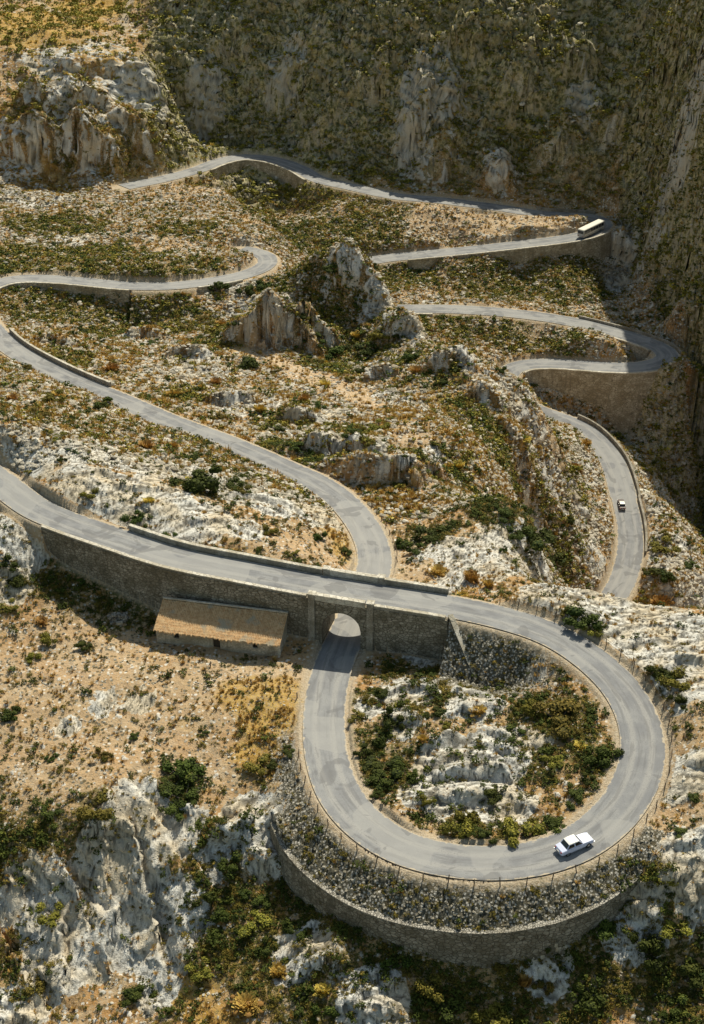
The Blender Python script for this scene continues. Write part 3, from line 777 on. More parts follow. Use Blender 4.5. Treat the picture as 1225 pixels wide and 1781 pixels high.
def make_ground_mat():
    g = M('limestone hillside')
    fine = g.noise(5.0, 4, .65); mid = g.noise(.9, 4, .6); coarse = g.noise(.16, 3, .6); tiny = g.noise(16, 2, .6)
    # soil: tan to ochre
    soil = g.mix(g.ramp(mid, .35, .65), (.29, .17, .068), (.52, .345, .16))
    soil = g.mix(g.ramp(coarse, .45, .62), soil, (.44, .24, .08))
    soil = g.mix(g.math('MULTIPLY', g.ramp(g.noise(.33, 4, .65), .5, .62), .6), soil, (.50, .41, .28))
    soil = g.mix(g.math('MULTIPLY', g.attr('dirt'), .8), soil, g.mix(g.ramp(fine, .35, .65), (.46, .32, .18), (.66, .51, .34)))
    soil = g.mix(g.ramp(tiny, .56, .66), soil, (.52, .46, .38))
    peb = g.N('ShaderNodeTexVoronoi'); peb.inputs['Scale'].default_value = 1.7; g.L(g.co(), peb.inputs['Vector'])
    ps = g.N('ShaderNodeSeparateColor'); g.L(peb.outputs['Color'], ps.inputs[0])
    pm = g.math('MULTIPLY', g.ramp(ps.outputs[0], .48, .53), g.ramp(peb.outputs['Distance'], .42, .30))
    soil = g.mix(g.math('MULTIPLY', pm, .85), soil, g.mix(ps.outputs[1], (.50, .46, .39), (.80, .77, .70)))
    pm2 = g.math('MULTIPLY', g.ramp(ps.outputs[2], .72, .76), g.ramp(peb.outputs['Distance'], .5, .34))
    soil = g.mix(g.math('MULTIPLY', pm2, .8), soil, (.10, .085, .045))
    # dry grass
    soil = g.mix(g.math('MULTIPLY', g.attr('gold'), g.ramp(fine, .35, .58)), soil, g.mix(g.ramp(mid, .4, .6), (.44, .26, .05), (.56, .38, .11)))
    # low green growth
    vegm = g.math('MULTIPLY', g.attr('green'), g.ramp(g.noise(1.7, 4, .7), .42, .56))
    soil = g.mix(vegm, soil, g.mix(g.ramp(fine, .4, .6), (.038, .046, .012), (.13, .125, .03)))
    # far wall: dark scrub and grey rock streaks
    s3 = g.N('ShaderNodeMapping'); s3.inputs['Scale'].default_value = (1, 1, .75); g.L(g.co(), s3.inputs['Vector'])
    streak = g.noise(.35, 5, .7, vec=s3.outputs[0])
    wall = g.mix(g.ramp(streak, .45, .62), g.mix(g.ramp(g.noise(.8, 4, .7), .42, .6), (.17, .172, .062), (.64, .56, .30)), (.50, .45, .34))
    wall = g.mix(g.ramp(g.noise(.05, 3, .5), .45, .65), wall, g.mix(.5, wall, (.40, .31, .15)))
    bsh = g.N('ShaderNodeTexVoronoi'); bsh.inputs['Scale'].default_value = .62; g.L(g.co(), bsh.inputs['Vector'])
    bs = g.N('ShaderNodeSeparateColor'); g.L(bsh.outputs['Color'], bs.inputs[0])
    bm_ = g.math('MULTIPLY', g.ramp(bs.outputs[0], .38, .42), g.ramp(g.math('ADD', bsh.outputs['Distance'], g.math('MULTIPLY', g.math('SUBTRACT', g.noise(2.5, 3, .7), .5), .5)), .52, .40))
    wall = g.mix(g.math('MULTIPLY', bm_, .85), wall, g.mix(bs.outputs[1], (.06, .075, .018), (.16, .16, .04)))
    wall = g.mix(g.math('MULTIPLY', g.ramp(g.noise(.9, 5, .75), .53, .60), .75), wall, (.50, .45, .35))
    soil = g.mix(g.math('MULTIPLY', g.attr('mount'), .88), soil, wall)
    # pale limestone
    rk = g.mix(g.ramp(fine, .3, .7), (.62, .60, .55), (.88, .86, .81))
    rk = g.mix(g.ramp(coarse, .42, .62), rk, (.68, .59, .45))
    stain = g.ramp(g.noise(2.3, 5, .75), .54, .68)
    rk = g.mix(g.math('MULTIPLY', stain, .75), rk, (.16, .14, .11))
    rk = g.mix(g.math('MULTIPLY', g.attr('crack'), .8), rk, (.05, .04, .02))  # crevice shade painted into the colour, together with dark dirt in the joints
    rk = g.mix(g.math('MULTIPLY', g.attr('mount'), .5), rk, (.44, .41, .33))
    rockf = g.ramp(g.math('ADD', g.attr('rock'), g.math('MULTIPLY', g.math('SUBTRACT', g.noise(3.0, 4, .7), .5), 1.3)), .38, .58)
    col = g.mix(rockf, soil, rk)
    stf = g.ramp(g.math('ADD', g.attr('stone'), g.math('MULTIPLY', g.math('SUBTRACT', fine, .5), .5)), .3, .5)
    col = g.mix(g.math('MULTIPLY', stf, .9), col, g.mix(g.attr('tone'), (.45, .42, .37), (.75, .72, .66)))
    rubc = g.mix(g.ramp(g.voro(2.6, 'F1', out='Distance'), .25, .5), g.mix(g.ramp(fine, .35, .65), (.40, .38, .34), (.66, .63, .57)), (.07, .065, .04))
    col = g.mix(g.math('MULTIPLY', g.attr('rubble'), .9), col, rubc)
    grv = g.mix(g.ramp(fine, .35, .65), (.40, .32, .22), (.58, .49, .37))
    col = g.mix(g.math('MULTIPLY', g.attr('gravel'), g.ramp(g.noise(1.2, 3, .6), .2, .5)), col, grv)
    g.color(col)
    h = g.math('ADD', g.math('MULTIPLY', fine, .5), g.math('MULTIPLY', g.noise(1.9, 5, .7), 1.0))
    g.bump(h, .35, .8)
    return g.m


def make_road_mat():
    g = M('worn asphalt', .9)
    x = g.attr('cross')
    ax = g.math('ABSOLUTE', x)
    tr = g.math('ABSOLUTE', g.math('SUBTRACT', ax, .42))
    c = g.mix(g.ramp(g.noise(.35, 4, .6), .35, .65), (.225, .229, .242), (.295, .297, .302))
    c = g.mix(g.math('MULTIPLY', g.ramp(tr, .22, .05), .65), c, (.37, .362, .35))
    c = g.mix(g.ramp(g.noise(7, 3, .7), .5, .75), c, (.185, .185, .188))
    cc = g.N('ShaderNodeCombineXYZ'); g.L(x, cc.inputs[0]); g.L(g.math('MULTIPLY', g.attr('along'), .035), cc.inputs[1])
    c = g.mix(g.math('MULTIPLY', g.ramp(g.noise(5, 3, .6, vec=cc.outputs[0]), .5, .62), .5), c, (.17, .17, .175))
    c = g.mix(g.math('MULTIPLY', g.ramp(g.noise(.11, 2, .4), .52, .535), .5), c, (.36, .355, .345))
    c = g.mix(g.math('MULTIPLY', g.ramp(g.noise(.17, 3, .5, dist=1.0), .6, .615), .5), c, (.16, .16, .165))
    e = g.ramp(g.math('ADD', ax, g.math('MULTIPLY', g.math('SUBTRACT', g.noise(1.1, 4, .7), .5), .46)), .93, 1.0)
    c = g.mix(e, c, (.50, .43, .33))
    g.color(c); g.bump(g.noise(25, 2, .6), .02, .4)
    return g.m


def make_stone_mat(name, a, b, mortar, scale=2.4, mort=.06, stretch=(1, 1, 1.5)):
    g = M(name)
    mp = g.N('ShaderNodeMapping'); mp.inputs['Scale'].default_value = stretch; g.L(g.co(), mp.inputs['Vector'])
    v = mp.outputs[0]
    cell = g.N('ShaderNodeTexVoronoi'); cell.inputs['Scale'].default_value = scale; g.L(v, cell.inputs['Vector'])
    sep = g.N('ShaderNodeSeparateColor'); g.L(cell.outputs['Color'], sep.inputs[0])
    c = g.mix(sep.outputs[0], a, b)
    c = g.mix(g.math('MULTIPLY', g.ramp(g.noise(.35, 4, .65), .4, .62), .65), c, tuple(x * k_ for x, k_ in zip(a, (.6, .56, .46))))
    sv = g.N('ShaderNodeMapping'); sv.inputs['Scale'].default_value = (1, 1, .12); g.L(g.co(), sv.inputs['Vector'])
    c = g.mix(g.math('MULTIPLY', g.ramp(g.noise(1.1, 4, .7, vec=sv.outputs[0]), .52, .68), .55), c, tuple(x * .45 for x in a))
    c = g.mix(g.ramp(g.noise(9, 3, .7), .55, .75), c, tuple(x * .55 for x in a))
    ed = g.voro(scale, 'DISTANCE_TO_EDGE', vec=v)
    c = g.mix(g.ramp(ed, mort, mort * .3), c, mortar)
    g.color(c); g.bump(g.math('ADD', g.ramp(ed, 0, mort * 1.6), g.math('MULTIPLY', g.noise(7, 3, .6), .5)), .06, .8)
    return g.m


def make_leaf_mat(name, dark, light, tip, scale=1.6):
    g = M(name, .8)
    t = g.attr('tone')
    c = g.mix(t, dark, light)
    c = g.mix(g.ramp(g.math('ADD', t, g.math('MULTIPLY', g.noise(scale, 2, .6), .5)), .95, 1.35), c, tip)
    oi = g.N('ShaderNodeObjectInfo')
    hs = g.N('ShaderNodeHueSaturation'); g.L(c, hs.inputs['Color'])
    g.L(g.math('ADD', g.math('MULTIPLY', oi.outputs['Random'], .05), .475), hs.inputs['Hue'])
    g.L(g.math('ADD', g.math('MULTIPLY', oi.outputs['Random'], .5), .78), hs.inputs['Value'])
    g.color(hs.outputs[0])
    return g.m


def make_plain(name, c, rough=.6, var=.15, scale=3.0, spec=.4, metal=0.0):
    g = M(name, rough)
    g.b.inputs['Specular IOR Level'].default_value = spec
    g.b.inputs['Metallic'].default_value = metal
    g.color(g.mix(g.ramp(g.noise(scale, 4, .65), .35, .7), c, tuple(max(0, x * (1 - var)) for x in c)))
    return g.m


MAT = {}
MAT['ground'] = make_ground_mat(); MAT['road'] = make_road_mat()
MAT['wall'] = make_stone_mat('grey limestone masonry', (.22, .20, .155), (.44, .40, .33), (.11, .095, .07), 1.7, .08)
MAT['far_wall'] = make_stone_mat('warm pale masonry', (.42, .37, .28), (.62, .56, .45), (.22, .19, .14), 1.1, .07)
MAT['cap'] = make_stone_mat('pale dressed stone', (.58, .54, .46), (.72, .68, .60), (.40, .36, .29), 1.2, .04)
MAT['parapet'] = make_stone_mat('parapet masonry', (.36, .33, .28), (.52, .48, .41), (.20, .18, .14), 3.2, .05)
MAT['house'] = make_stone_mat('rough house masonry', (.50, .45, .36), (.68, .62, .52), (.28, .24, .18), 3.0, .06)
MAT['dry'] = make_stone_mat('dry stone', (.34, .32, .28), (.56, .53, .47), (.05, .045, .035), 3.4, .09)
MAT['leaf_dark'] = make_leaf_mat('dark green leaves', (.022, .034, .005), (.08, .10, .014), (.18, .18, .026))
MAT['leaf_olive'] = make_leaf_mat('olive leaves', (.07, .066, .010), (.25, .21, .034), (.48, .36, .07))
MAT['leaf_gold'] = make_leaf_mat('dry golden stems', (.30, .19, .045), (.64, .44, .11), (.78, .57, .18))
MAT['twig'] = make_plain('grey brown twigs', (.12, .095, .07))
MAT['post'] = make_plain('weathered timber', (.17, .13, .095), .9, .4, 9)
MAT['wire'] = make_plain('rusty wire', (.13, .085, .06), .7, .3, 6)

# ---------------------------------------------------------------- ground and roads
gr = put("ground", ground_me, MAT['ground']); tag(gr, kind='structure')
OFFS = [(-1, 0), (-.75, 0), (-.5, 0), (-.25, 0), (0, 0), (.25, 0), (.5, 0), (.75, 0), (1, 0)]
for r in (rA, rB):
    tag(put("road", strip_mesh("road", r, 0, r.N, OFFS, [.02] * 9), MAT['road']), kind='structure')


# ---------------------------------------------------------------- builders
def rp(r, s, off):
    """point beside the road: sample s (may be fractional), left offset"""
    k = np.arange(r.N)
    x = np.interp(s, k, r.p[:, 0]); y = np.interp(s, k, r.p[:, 1]); z = np.interp(s, k, r.p[:, 2])
    nx = np.interp(s, k, r.n[:, 0]); ny = np.interp(s, k, r.n[:, 1])
    return np.stack([x + nx * off, y + ny * off, z], -1)


def solid_strip(name, P_in, P_out, ztop, zbot, mat, parent=None, batter=0.0):
    """wall solid between two plan polylines with given tops and bottoms"""
    n = len(P_in); V = np.zeros((n, 4, 3))
    V[:, 0, :2] = P_in[:, :2]; V[:, 0, 2] = zbot
    V[:, 1, :2] = P_in[:, :2]; V[:, 1, 2] = ztop
    V[:, 2, :2] = P_out[:, :2]; V[:, 2, 2] = ztop
    d = P_out[:, :2] - P_in[:, :2]; d = d / np.maximum(np.linalg.norm(d, axis=1), 1e-6)[:, None]
    V[:, 3, :2] = P_out[:, :2] + d * ((ztop - zbot) * batter)[:, None]; V[:, 3, 2] = zbot
    idx = np.arange(n * 4).reshape(n, 4); F = []
    for j in range(4):
        k = (j + 1) % 4
        F.append(np.stack([idx[:-1, j], idx[1:, j], idx[1:, k], idx[:-1, k]], -1))
    F = np.concatenate(F + [idx[:1], idx[-1:, ::-1]])
    me = bpy.data.meshes.new(name); raw_mesh(me, V.reshape(-1, 3), F, False)
    bm = bmesh.new(); bm.from_mesh(me); bmesh.ops.recalc_face_normals(bm, faces=bm.faces); bm.to_mesh(me); bm.free()
    return put(name, me, mat, parent)


def rough(n, a, seed):
    rr_ = np.random.default_rng(seed); return (rr_.random(n) - .5) * 2 * a


def road_wall(name, r, a, b, side, in_off, out_off, top, mat, parent=None, depth=None, step=1.0, batter=0.0, low=None, jit=0.0):
    sg = 1 if side == LEFT else -1
    s = np.arange(a, b + 1e-6, step); hw = np.interp(s, np.arange(r.N), r.hw)
    pi = np.array([rp(r, q, sg * (h + in_off)) for q, h in zip(s, hw)]); po = np.array([rp(r, q, sg * (h + out_off)) for q, h in zip(s, hw)])
    zt = pi[:, 2] + top + rough(len(s), jit, int(a) + 3)
    if low is not None: zb = pi[:, 2] + low
    else:
        g = np.min([look(*rp(r, s, 0)[:, :2].T * 0 + np.array([rp(r, q, sg * (h + out_off + e))[:2] for q, h in zip(s, hw)]).T, GZ) for e in (.2, .6, 1.1)], axis=0)
        zb = np.minimum(g - .8, zt - .6)
    return solid_strip(name, pi, po, zt, zb, mat, parent, batter)


def empty(name, loc):
    o = bpy.data.objects.new(name, None); COL.objects.link(o); o.location = loc; return o


def box_bm(bm, cx, cy, cz, sx, sy, sz, M=None):
    r = bmesh.ops.create_cube(bm, size=1)
    for v in r['verts']:
        v.co = Vector((cx + v.co.x * sx, cy + v.co.y * sy, cz + v.co.z * sz))
        if M is not None: v.co = M @ v.co
    return r['verts']


def bm_obj(name, bm, mat, parent=None, bevel=0.0, smooth=False):
    if bevel: bmesh.ops.bevel(bm, geom=bm.edges[:], offset=bevel, segments=2, affect='EDGES', clamp_overlap=True)
    me = bpy.data.meshes.new(name); bm.to_mesh(me); bm.free()
    if smooth:
        for p in me.polygons: p.use_smooth = True
    return put(name, me, mat, parent)


# ---------------------------------------------------------------- the bridge and its long wall
lowS = np.arange(243, 272)


def crossing(off):
    """sample on the deck road where the lower road passes under the line at this offset"""
    best = None
    for s in np.arange(100, 130, .1):
        q = rp(rA, s, off)
        d = np.min(np.linalg.norm(rA.p[243:272, :2] - q[:2], axis=1))
        if best is None or d < best[0]: best = (d, s)
    return best[1]


HWA = rA.hw[0]
sn, sf_ = crossing(-(HWA + .4)), crossing(HWA + .4)
ZLOW = float(np.interp(257, np.arange(rA.N), rA.p[:, 2]))
AR, SPRING = 2.75, 3.05


def arch_z(u):
    return ZLOW + SPRING + math.sqrt(max(0.0, AR * AR - u * u))


bridge = empty("stone_bridge", tuple(rp(rA, (sn + sf_) / 2, 0)[:2]) + (ZLOW,))
tag(bridge, "long grey stone viaduct wall with an arch carrying the upper road over the lower one", "bridge")
BR = Vector(bridge.location)


def fix_parent(o, root):
    """keep world geometry when hanging a mesh built in world space under an empty"""
    o.parent = root
    o.matrix_parent_inverse = root.matrix_basis.inverted() if hasattr(root, 'matrix_basis') else o.matrix_parent_inverse
    return o


def arch_face(name, sc, side, a, b, parent):
    sg = 1 if side == LEFT else -1
    S = sorted(set(list(np.arange(a, sc - AR, 1.0)) + list(sc + np.linspace(-AR, AR, 29)) + list(np.arange(sc + AR, b, 1.0)) + [b]))
    cols = []
    for s in S:
        u = s - sc
        pi = rp(rA, s, sg * (HWA - .05)); po = rp(rA, s, sg * (HWA + .75))
        top = pi[2] - .03
        q = rp(rA, s, sg * (HWA + 1.4)); gz = float(look(q[0], q[1], GZ)) - 1.0
        gz = min(gz, top - .6)
        if abs(abs(u) - AR) < 1e-6:
            z2 = ZLOW + SPRING
            cols.append((pi, po, top, gz if u < 0 else z2)); cols.append((pi, po, top, z2 if u < 0 else gz))
        elif abs(u) < AR: cols.append((pi, po, top, arch_z(u)))
        else: cols.append((pi, po, top, gz))
    return solid_strip(name, np.array([c[0] for c in cols]), np.array([c[1] for c in cols]), np.array([c[2] for c in cols]), np.array([c[3] for c in cols]), MAT['wall'], parent)


near_wall = arch_face("face_wall", sn, RIGHT, iw0 - 1, iw1 + .4, None)
far_wall = arch_face("face_wall", sf_, LEFT, sf_ - 10, sf_ + 14, None)
prof = [(-AR, -.9), (-AR, SPRING)] + [(AR * math.sin(t), SPRING + AR * math.cos(t)) for t in np.linspace(-math.pi / 2, math.pi / 2, 25)[1:-1]] + [(AR, SPRING), (AR, -.9)]
bv = []
for s, off, e in ((sn, -(HWA + .70), 1), (sf_, HWA + .70, 1)):
    for u, z in prof:
        q = rp(rA, s + u, off); bv.append((q[0], q[1], ZLOW + z))
bv = np.array(bv); m = len(prof)
# a second, outer shell makes the vault a solid ring
ov = []
for s, off in ((sn, -(HWA + .70)), (sf_, HWA + .70)):
    for u, z in prof:
        k = 1.12; q = rp(rA, s + u * k, off); ov.append((q[0], q[1], ZLOW + (z if z < 0 else z * 1.06)))
V = np.vstack([bv, np.array(ov)])
F = [(j, j + 1, m + j + 1, m + j) for j in range(m - 1)] + [(2 * m + j, 3 * m + j, 3 * m + j + 1, 2 * m + j + 1) for j in range(m - 1)]
me = bpy.data.meshes.new("arch_vault"); raw_mesh(me, V, np.array(F), False)
vault = put("arch_vault", me, MAT['wall'])
b_parts = [near_wall, far_wall, vault]
# kerb-like parapets on the near side, taller between the two piers; the same on the far side
s_nl, s_nr = rA.idx(551, 1036, 7.2), rA.idx(655, 1052, 6.9)
s_nl, s_nr = sn - 4.1, sn + 4.1
s_fl, s_fr = sf_ - 3.9, sf_ + 4.1


def parapet(a, b, side, h, inn=.22, out=.68, over=.06, mat='parapet'):
    w = road_wall("parapet", rA, a, b, side, inn, out, h, MAT[mat], low=-.1, step=.5, jit=.0)
    c = road_wall("coping", rA, a, b, side, inn - over, out + over, h + .13, MAT['cap'], low=h + .004, step=.5, jit=.012)
    c.parent = w
    b_parts.append(w)


parapet(iw0 - 1, s_nl - .5, RIGHT, .22)
parapet(s_nl + .45, s_nr - .45, RIGHT, .72, .30, .86, .09, 'cap')
parapet(s_nr + .5, iw1 + .4, RIGHT, .34)
parapet(iw0 + 10, s_fl - .5, LEFT, .72)
parapet(s_fl + .5, s_fr - .5, LEFT, .82, .26, .8, .09, 'cap')
parapet(s_fr + .5, sf_ + 14, LEFT, .72)


def pier(s, side, h):
    sg = 1 if side == LEFT else -1
    c = rp(rA, s, sg * (HWA + .62)); t = np.interp(s, np.arange(rA.N), np.arctan2(rA.t[:, 1], rA.t[:, 0]))
    g = float(look(*rp(rA, s, sg * (HWA + 1.8))[:2], GZ)) - .8
    from mathutils import Matrix
    Mx = Matrix.Translation((c[0], c[1], 0)) @ Matrix.Rotation(t, 4, 'Z')
    bm = bmesh.new(); box_bm(bm, 0, 0, (c[2] + h + g) / 2, .9, .9, c[2] + h - g, Mx); o = bm_obj("pier", bm, MAT['parapet'])
    bm = bmesh.new(); box_bm(bm, 0, 0, c[2] + h + .09, 1.08, 1.08, .17, Mx); k = bm_obj("coping", bm, MAT['cap'], bevel=.03); k.parent = o
    b_parts.append(o)


for s in (s_nl, s_nr): pier(s, RIGHT, .78)
for s in (s_fl, s_fr): pier(s, LEFT, .88)
# wing wall that holds the rubble slope at the right-hand end
e0 = rp(rA, iw1 + .4, -(HWA + .1)); w1 = at(828, 1186, .5)
t = np.linspace(0, 1, 12)[:, None]
wp = e0[None, :2] * (1 - t) + w1[None, :2] * t
wd = (w1[:2] - e0[:2]); wd /= np.linalg.norm(wd); wn = np.array([-wd[1], wd[0]])
ztop = np.interp(t[:, 0], [0, .08, 1], [e0[2] + .42, e0[2] + .12, .8]) + rough(12, .06, 5)
zb = np.minimum(look(wp[:, 0], wp[:, 1], GZ), ztop) - 3.5
ww = solid_strip("wing_wall", np.c_[wp - wn * .1, ztop], np.c_[wp + wn * .55, ztop], ztop, zb, MAT['wall'])
wc = solid_strip("coping", np.c_[wp - wn * .16, ztop], np.c_[wp + wn * .61, ztop], ztop + .1, ztop + .004, MAT['cap']); wc.parent = ww
b_parts.append(ww)
for o in b_parts:
    o.parent = bridge; o.matrix_parent_inverse.identity(); o.matrix_parent_inverse = __import__('mathutils').Matrix.Translation(-BR)

# ---------------------------------------------------------------- the other retaining walls and parapets
def wall_thing(name, label, cat, parts, group=None):
    root = parts[0]
    tag(root, label, cat, group)
    for p in parts[1:]: p.parent = root
    root.name = name
    return root


def emb_wall():
    s = np.arange(ie0, ie1 + 1, 1.0); s = s[rA.dw[LEFT, s.astype(int)] < 100]; k = s.astype(int)
    off = rA.hw[k] + rA.dw[LEFT, k]
    pi = np.array([rp(rA, q, o - .35) for q, o in zip(s, off)]); po = np.array([rp(rA, q, o + .45) for q, o in zip(s, off)])
    zt = pi[:, 2] - rA.sf[LEFT, k] * np.maximum(rA.dw[LEFT, k] - .5, 0) - .02
    zt = np.convolve(np.r_[np.repeat(zt[0], 3), zt, np.repeat(zt[-1], 3)], np.ones(7) / 7, 'valid')
    g = np.min([look(po[:, 0] + rA.n[k, 0] * e, po[:, 1] + rA.n[k, 1] * e, GZ) for e in (.2, .7, 1.2)], axis=0)
    w = solid_strip("retaining_wall", pi, po, zt, np.minimum(g - 1.0, zt - .5), MAT['wall'], None, .06)
    c = solid_strip("coping", pi - 0, po, zt + .14 + rough(len(s), .04, 9), zt + .004, MAT['dry'])
    return wall_thing("retaining_wall", "curved dry stone wall below the rubble bank of the road loop", "wall", [w, c])


emb_wall()


def bwall(r, span_, side, label, out=1.15, top=.05, cop=None, inn=-.15, step=1.0, group=None):
    w = road_wall("retaining_wall", r, span_[0], span_[1], side, inn, out, top, MAT['far_wall'], step=step, batter=.05)
    P = [w]
    if cop:
        P.append(road_wall("coping", r, span_[0], span_[1], side, out - .55, out + .06, cop, MAT['cap'], low=top + .004, step=step, jit=.03))
    return wall_thing("retaining_wall", label, "wall", P, group)


bwall(rA, (if0, if1), RIGHT, "dark stone wall under the road at the left edge of the hairpin", .85, .04, .28)
bwall(rA, (ig0, ig1), RIGHT, "short grey stone wall under the road just before the middle hairpin", .85, .04, .28)
bwall(rB, B_RAV, RIGHT, "shaded stone wall carrying the road round the head of the ravine", 1.1, .04, .22)
bwall(rB, B_BUS, LEFT, "tall grey stone wall below the road where the coach is", 1.1, .04, .34)
bwall(rB, B_C1, RIGHT, "low stone wall under the road behind the rocky knoll", 1.1, .04, .25)
bwall(rB, B_HP, RIGHT, "shaded wall between the two legs of the right hairpin", 1.1, .04, .3)
bwall(rB, B_BIG, LEFT, "highest retaining wall, dark, under the lower leg of the right hairpin", 1.1, .04, .34)


def kerb(r, a, b, side, h, label, inn=.3, out=.75, step=1.0):
    w = road_wall("parapet_wall", r, a, b, side, inn, out, h, MAT['parapet'], low=-.8, step=step)
    c = road_wall("coping", r, a, b, side, inn - .03, out + .03, h + .10, MAT['parapet' if r is rB else 'cap'], low=h + .004, step=step, jit=.012)
    return wall_thing("parapet_wall", label, "parapet", [w, c])


k0, k1 = span(rA, (168, 680, -7.5), (-10, 580, -10.2))
kerb(rA, k0, k1, RIGHT, .85, "low parapet wall along the road curving off the left edge")
k0, k1 = rB.idx(990, 733, -49.1), rB.idx(1097, 962, -55.3)
kerb(rB, k0, k1, LEFT, .9, "long parapet wall with pale coping beside the small dark car")
k0, k1 = rB.idx(935, 371, -29.5), rB.idx(1030, 378, -31)
kerb(rB, k0, k1, LEFT, .8, "thin shaded parapet on the outside of the coach bend")
k0, k1 = rB.idx(1005, 561, -40.8), rB.idx(1160, 615, -42.8)
kerb(rB, k0, k1, LEFT, .6, "shaded parapet along the upper leg of the right hairpin")

# ---------------------------------------------------------------- house against the wall
from mathutils import Matrix
fl, fr = at(273, 1113, -.35), at(488, 1141, -.45)
hx = (fr - fl); HL = float(np.linalg.norm(hx[:2])); ha = math.atan2(hx[1], hx[0])
HD, HE, HR = 4.0, 2.4, 4.3
house = empty("stone_cottage", (fl[0], fl[1], -.45)); house.rotation_euler = (0, 0, ha)
tag(house, "low stone cottage with a tiled lean-to roof in the shade of the viaduct", "house")


def hpart(name, bm, mat, parent=None, bevel=0):
    o = bm_obj(name, bm, mat, None, bevel); o.parent = parent or house; return o


T = .4
openings = [(HL * .165, .7, .85, 1.7), (HL * .49, 1.0, -.4, 1.9), (HL * .80, .7, .85, 1.7)]   # centre, width, sill, head
bm = bmesh.new()
x = 0
for c, w, zs, zh in openings:
    box_bm(bm, (x + c - w / 2) / 2, T / 2, (HE - .6) / 2, c - w / 2 - x, T, HE + .6)
    box_bm(bm, c, T / 2, (zh + HE) / 2, w, T, HE - zh)
    if zs > 0: box_bm(bm, c, T / 2, (zs - .6) / 2, w, T, zs + .6)
    x = c + w / 2
box_bm(bm, (x + HL) / 2, T / 2, (HE - .6) / 2, HL - x, T, HE + .6)
hpart("front_wall", bm, MAT['house'])
for xe in (T / 2, HL - T / 2):
    bm = bmesh.new()
    pr = [(T, -.6), (T, HE + .15), (HD, HR - .12), (HD, -.6)]
    f1 = [bm.verts.new((xe - T / 2, y, z)) for y, z in pr]; f2 = [bm.verts.new((xe + T / 2, y, z)) for y, z in pr]
    bm.faces.new(f1); bm.faces.new(f2[::-1])
    for j in range(4): bm.faces.new((f1[j], f2[j], f2[(j + 1) % 4], f1[(j + 1) % 4]))
    bmesh.ops.recalc_face_normals(bm, faces=bm.faces)
    hpart("gable_wall", bm, MAT['house'])
bm = bmesh.new(); box_bm(bm, HL / 2, HD - .1, (HR - .8) / 2, HL - 2 * T - .01, .3, HR + .4); hpart("back_wall", bm, MAT['house'])
g = M('old roof tiles', .9)
tc = g.mix(g.ramp(g.noise(2.2, 4, .7), .35, .65), (.56, .34, .17), (.76, .55, .32))
tc = g.mix(g.ramp(g.noise(7, 3, .7), .5, .7), tc, (.30, .19, .10)); tc = g.mix(g.ramp(g.noise(.5, 3, .5), .55, .7), tc, (.46, .40, .30))
MAT['tile'] = g.color(tc).m
ny, nx = 44, int(HL / .24) * 8
yy = np.linspace(-.75, HD + .05, ny); xx = np.linspace(-.15, HL + .15, nx)
XX, YY = np.meshgrid(xx, yy)
lj = (_hash(np.floor(XX / .24).astype(np.int32), XX.astype(np.int32) * 0, 8) & np.uint32(255)).astype(float) / 255
YY = YY + (lj - .5) * .22 * (YY < -.55) + .03 * (lj - .5)
row = ((YY + .75) / .38) % 1
lane = np.floor(XX / .24)
sag = .10 * fbm(XX / 3, YY / 3, 2, 5) - .06 * np.sin(XX / HL * math.pi)
lift = (_hash(lane.astype(np.int32), np.floor((YY + .75) / .38).astype(np.int32), 3) & np.uint32(255)).astype(float) / 255 * .03
ZZ = HE + (YY - 0) * (HR - HE) / HD + .12 + .065 * np.cos(XX / .24 * 2 * math.pi) - row * .06 + sag + lift
roof = put("roof", grid_mesh("roof", np.stack([XX, YY, ZZ], -1).reshape(-1, 3), ny, nx), MAT['tile']); roof.parent = house
sm = roof.modifiers.new("thickness", 'SOLIDIFY'); sm.thickness = .07; sm.offset = -1
bm = bmesh.new(); box_bm(bm, HL / 2, HD + .12, HR + .24, HL + .3, .3, .16); o = hpart("ridge_course", bm, MAT['cap'])
MAT['wood'] = make_plain('dark old wood', (.06, .045, .032), .8, .4, 8)
MAT['dark'] = make_plain('dark interior', (.015, .014, .012), .9, .2)
for c, w, zs, zh in openings:
    isd = zs < 0
    bm = bmesh.new(); box_bm(bm, c, .22, (zs + zh) / 2, w - .02, .06, zh - zs - .02); o = hpart("door" if isd else "window", bm, MAT['wood'] if isd else MAT['dark'])
    bm = bmesh.new()
    if isd:
        box_bm(bm, c + w * .33, .175, .9, .05, .05, .16); q = hpart("handle", bm, MAT['wire'], o)
    else:
        for dx in (-w / 2 + .04, w / 2 - .04, 0): box_bm(bm, c + dx, .17, (zs + zh) / 2, .05, .05, zh - zs - .03)
        q = hpart("frame", bm, MAT['wood'], o)
        bm = bmesh.new(); box_bm(bm, c, -.02, zs - .05, w + .3, .22, .09); q = hpart("sill", bm, MAT['cap'], o)
    bm = bmesh.new(); box_bm(bm, c, -.012, zh + .1, w + .4, .1, .2); hpart("lintel", bm, MAT['cap'])
# lime-washed quoin at the right corner
bm = bmesh.new()
for j in range(7): box_bm(bm, HL + .0 - (.15 if j % 2 else .2), .12, .1 + j * .29, .34 if j % 2 else .46, .3, .27)
hpart("quoin", bm, MAT['cap'], bevel=.02)

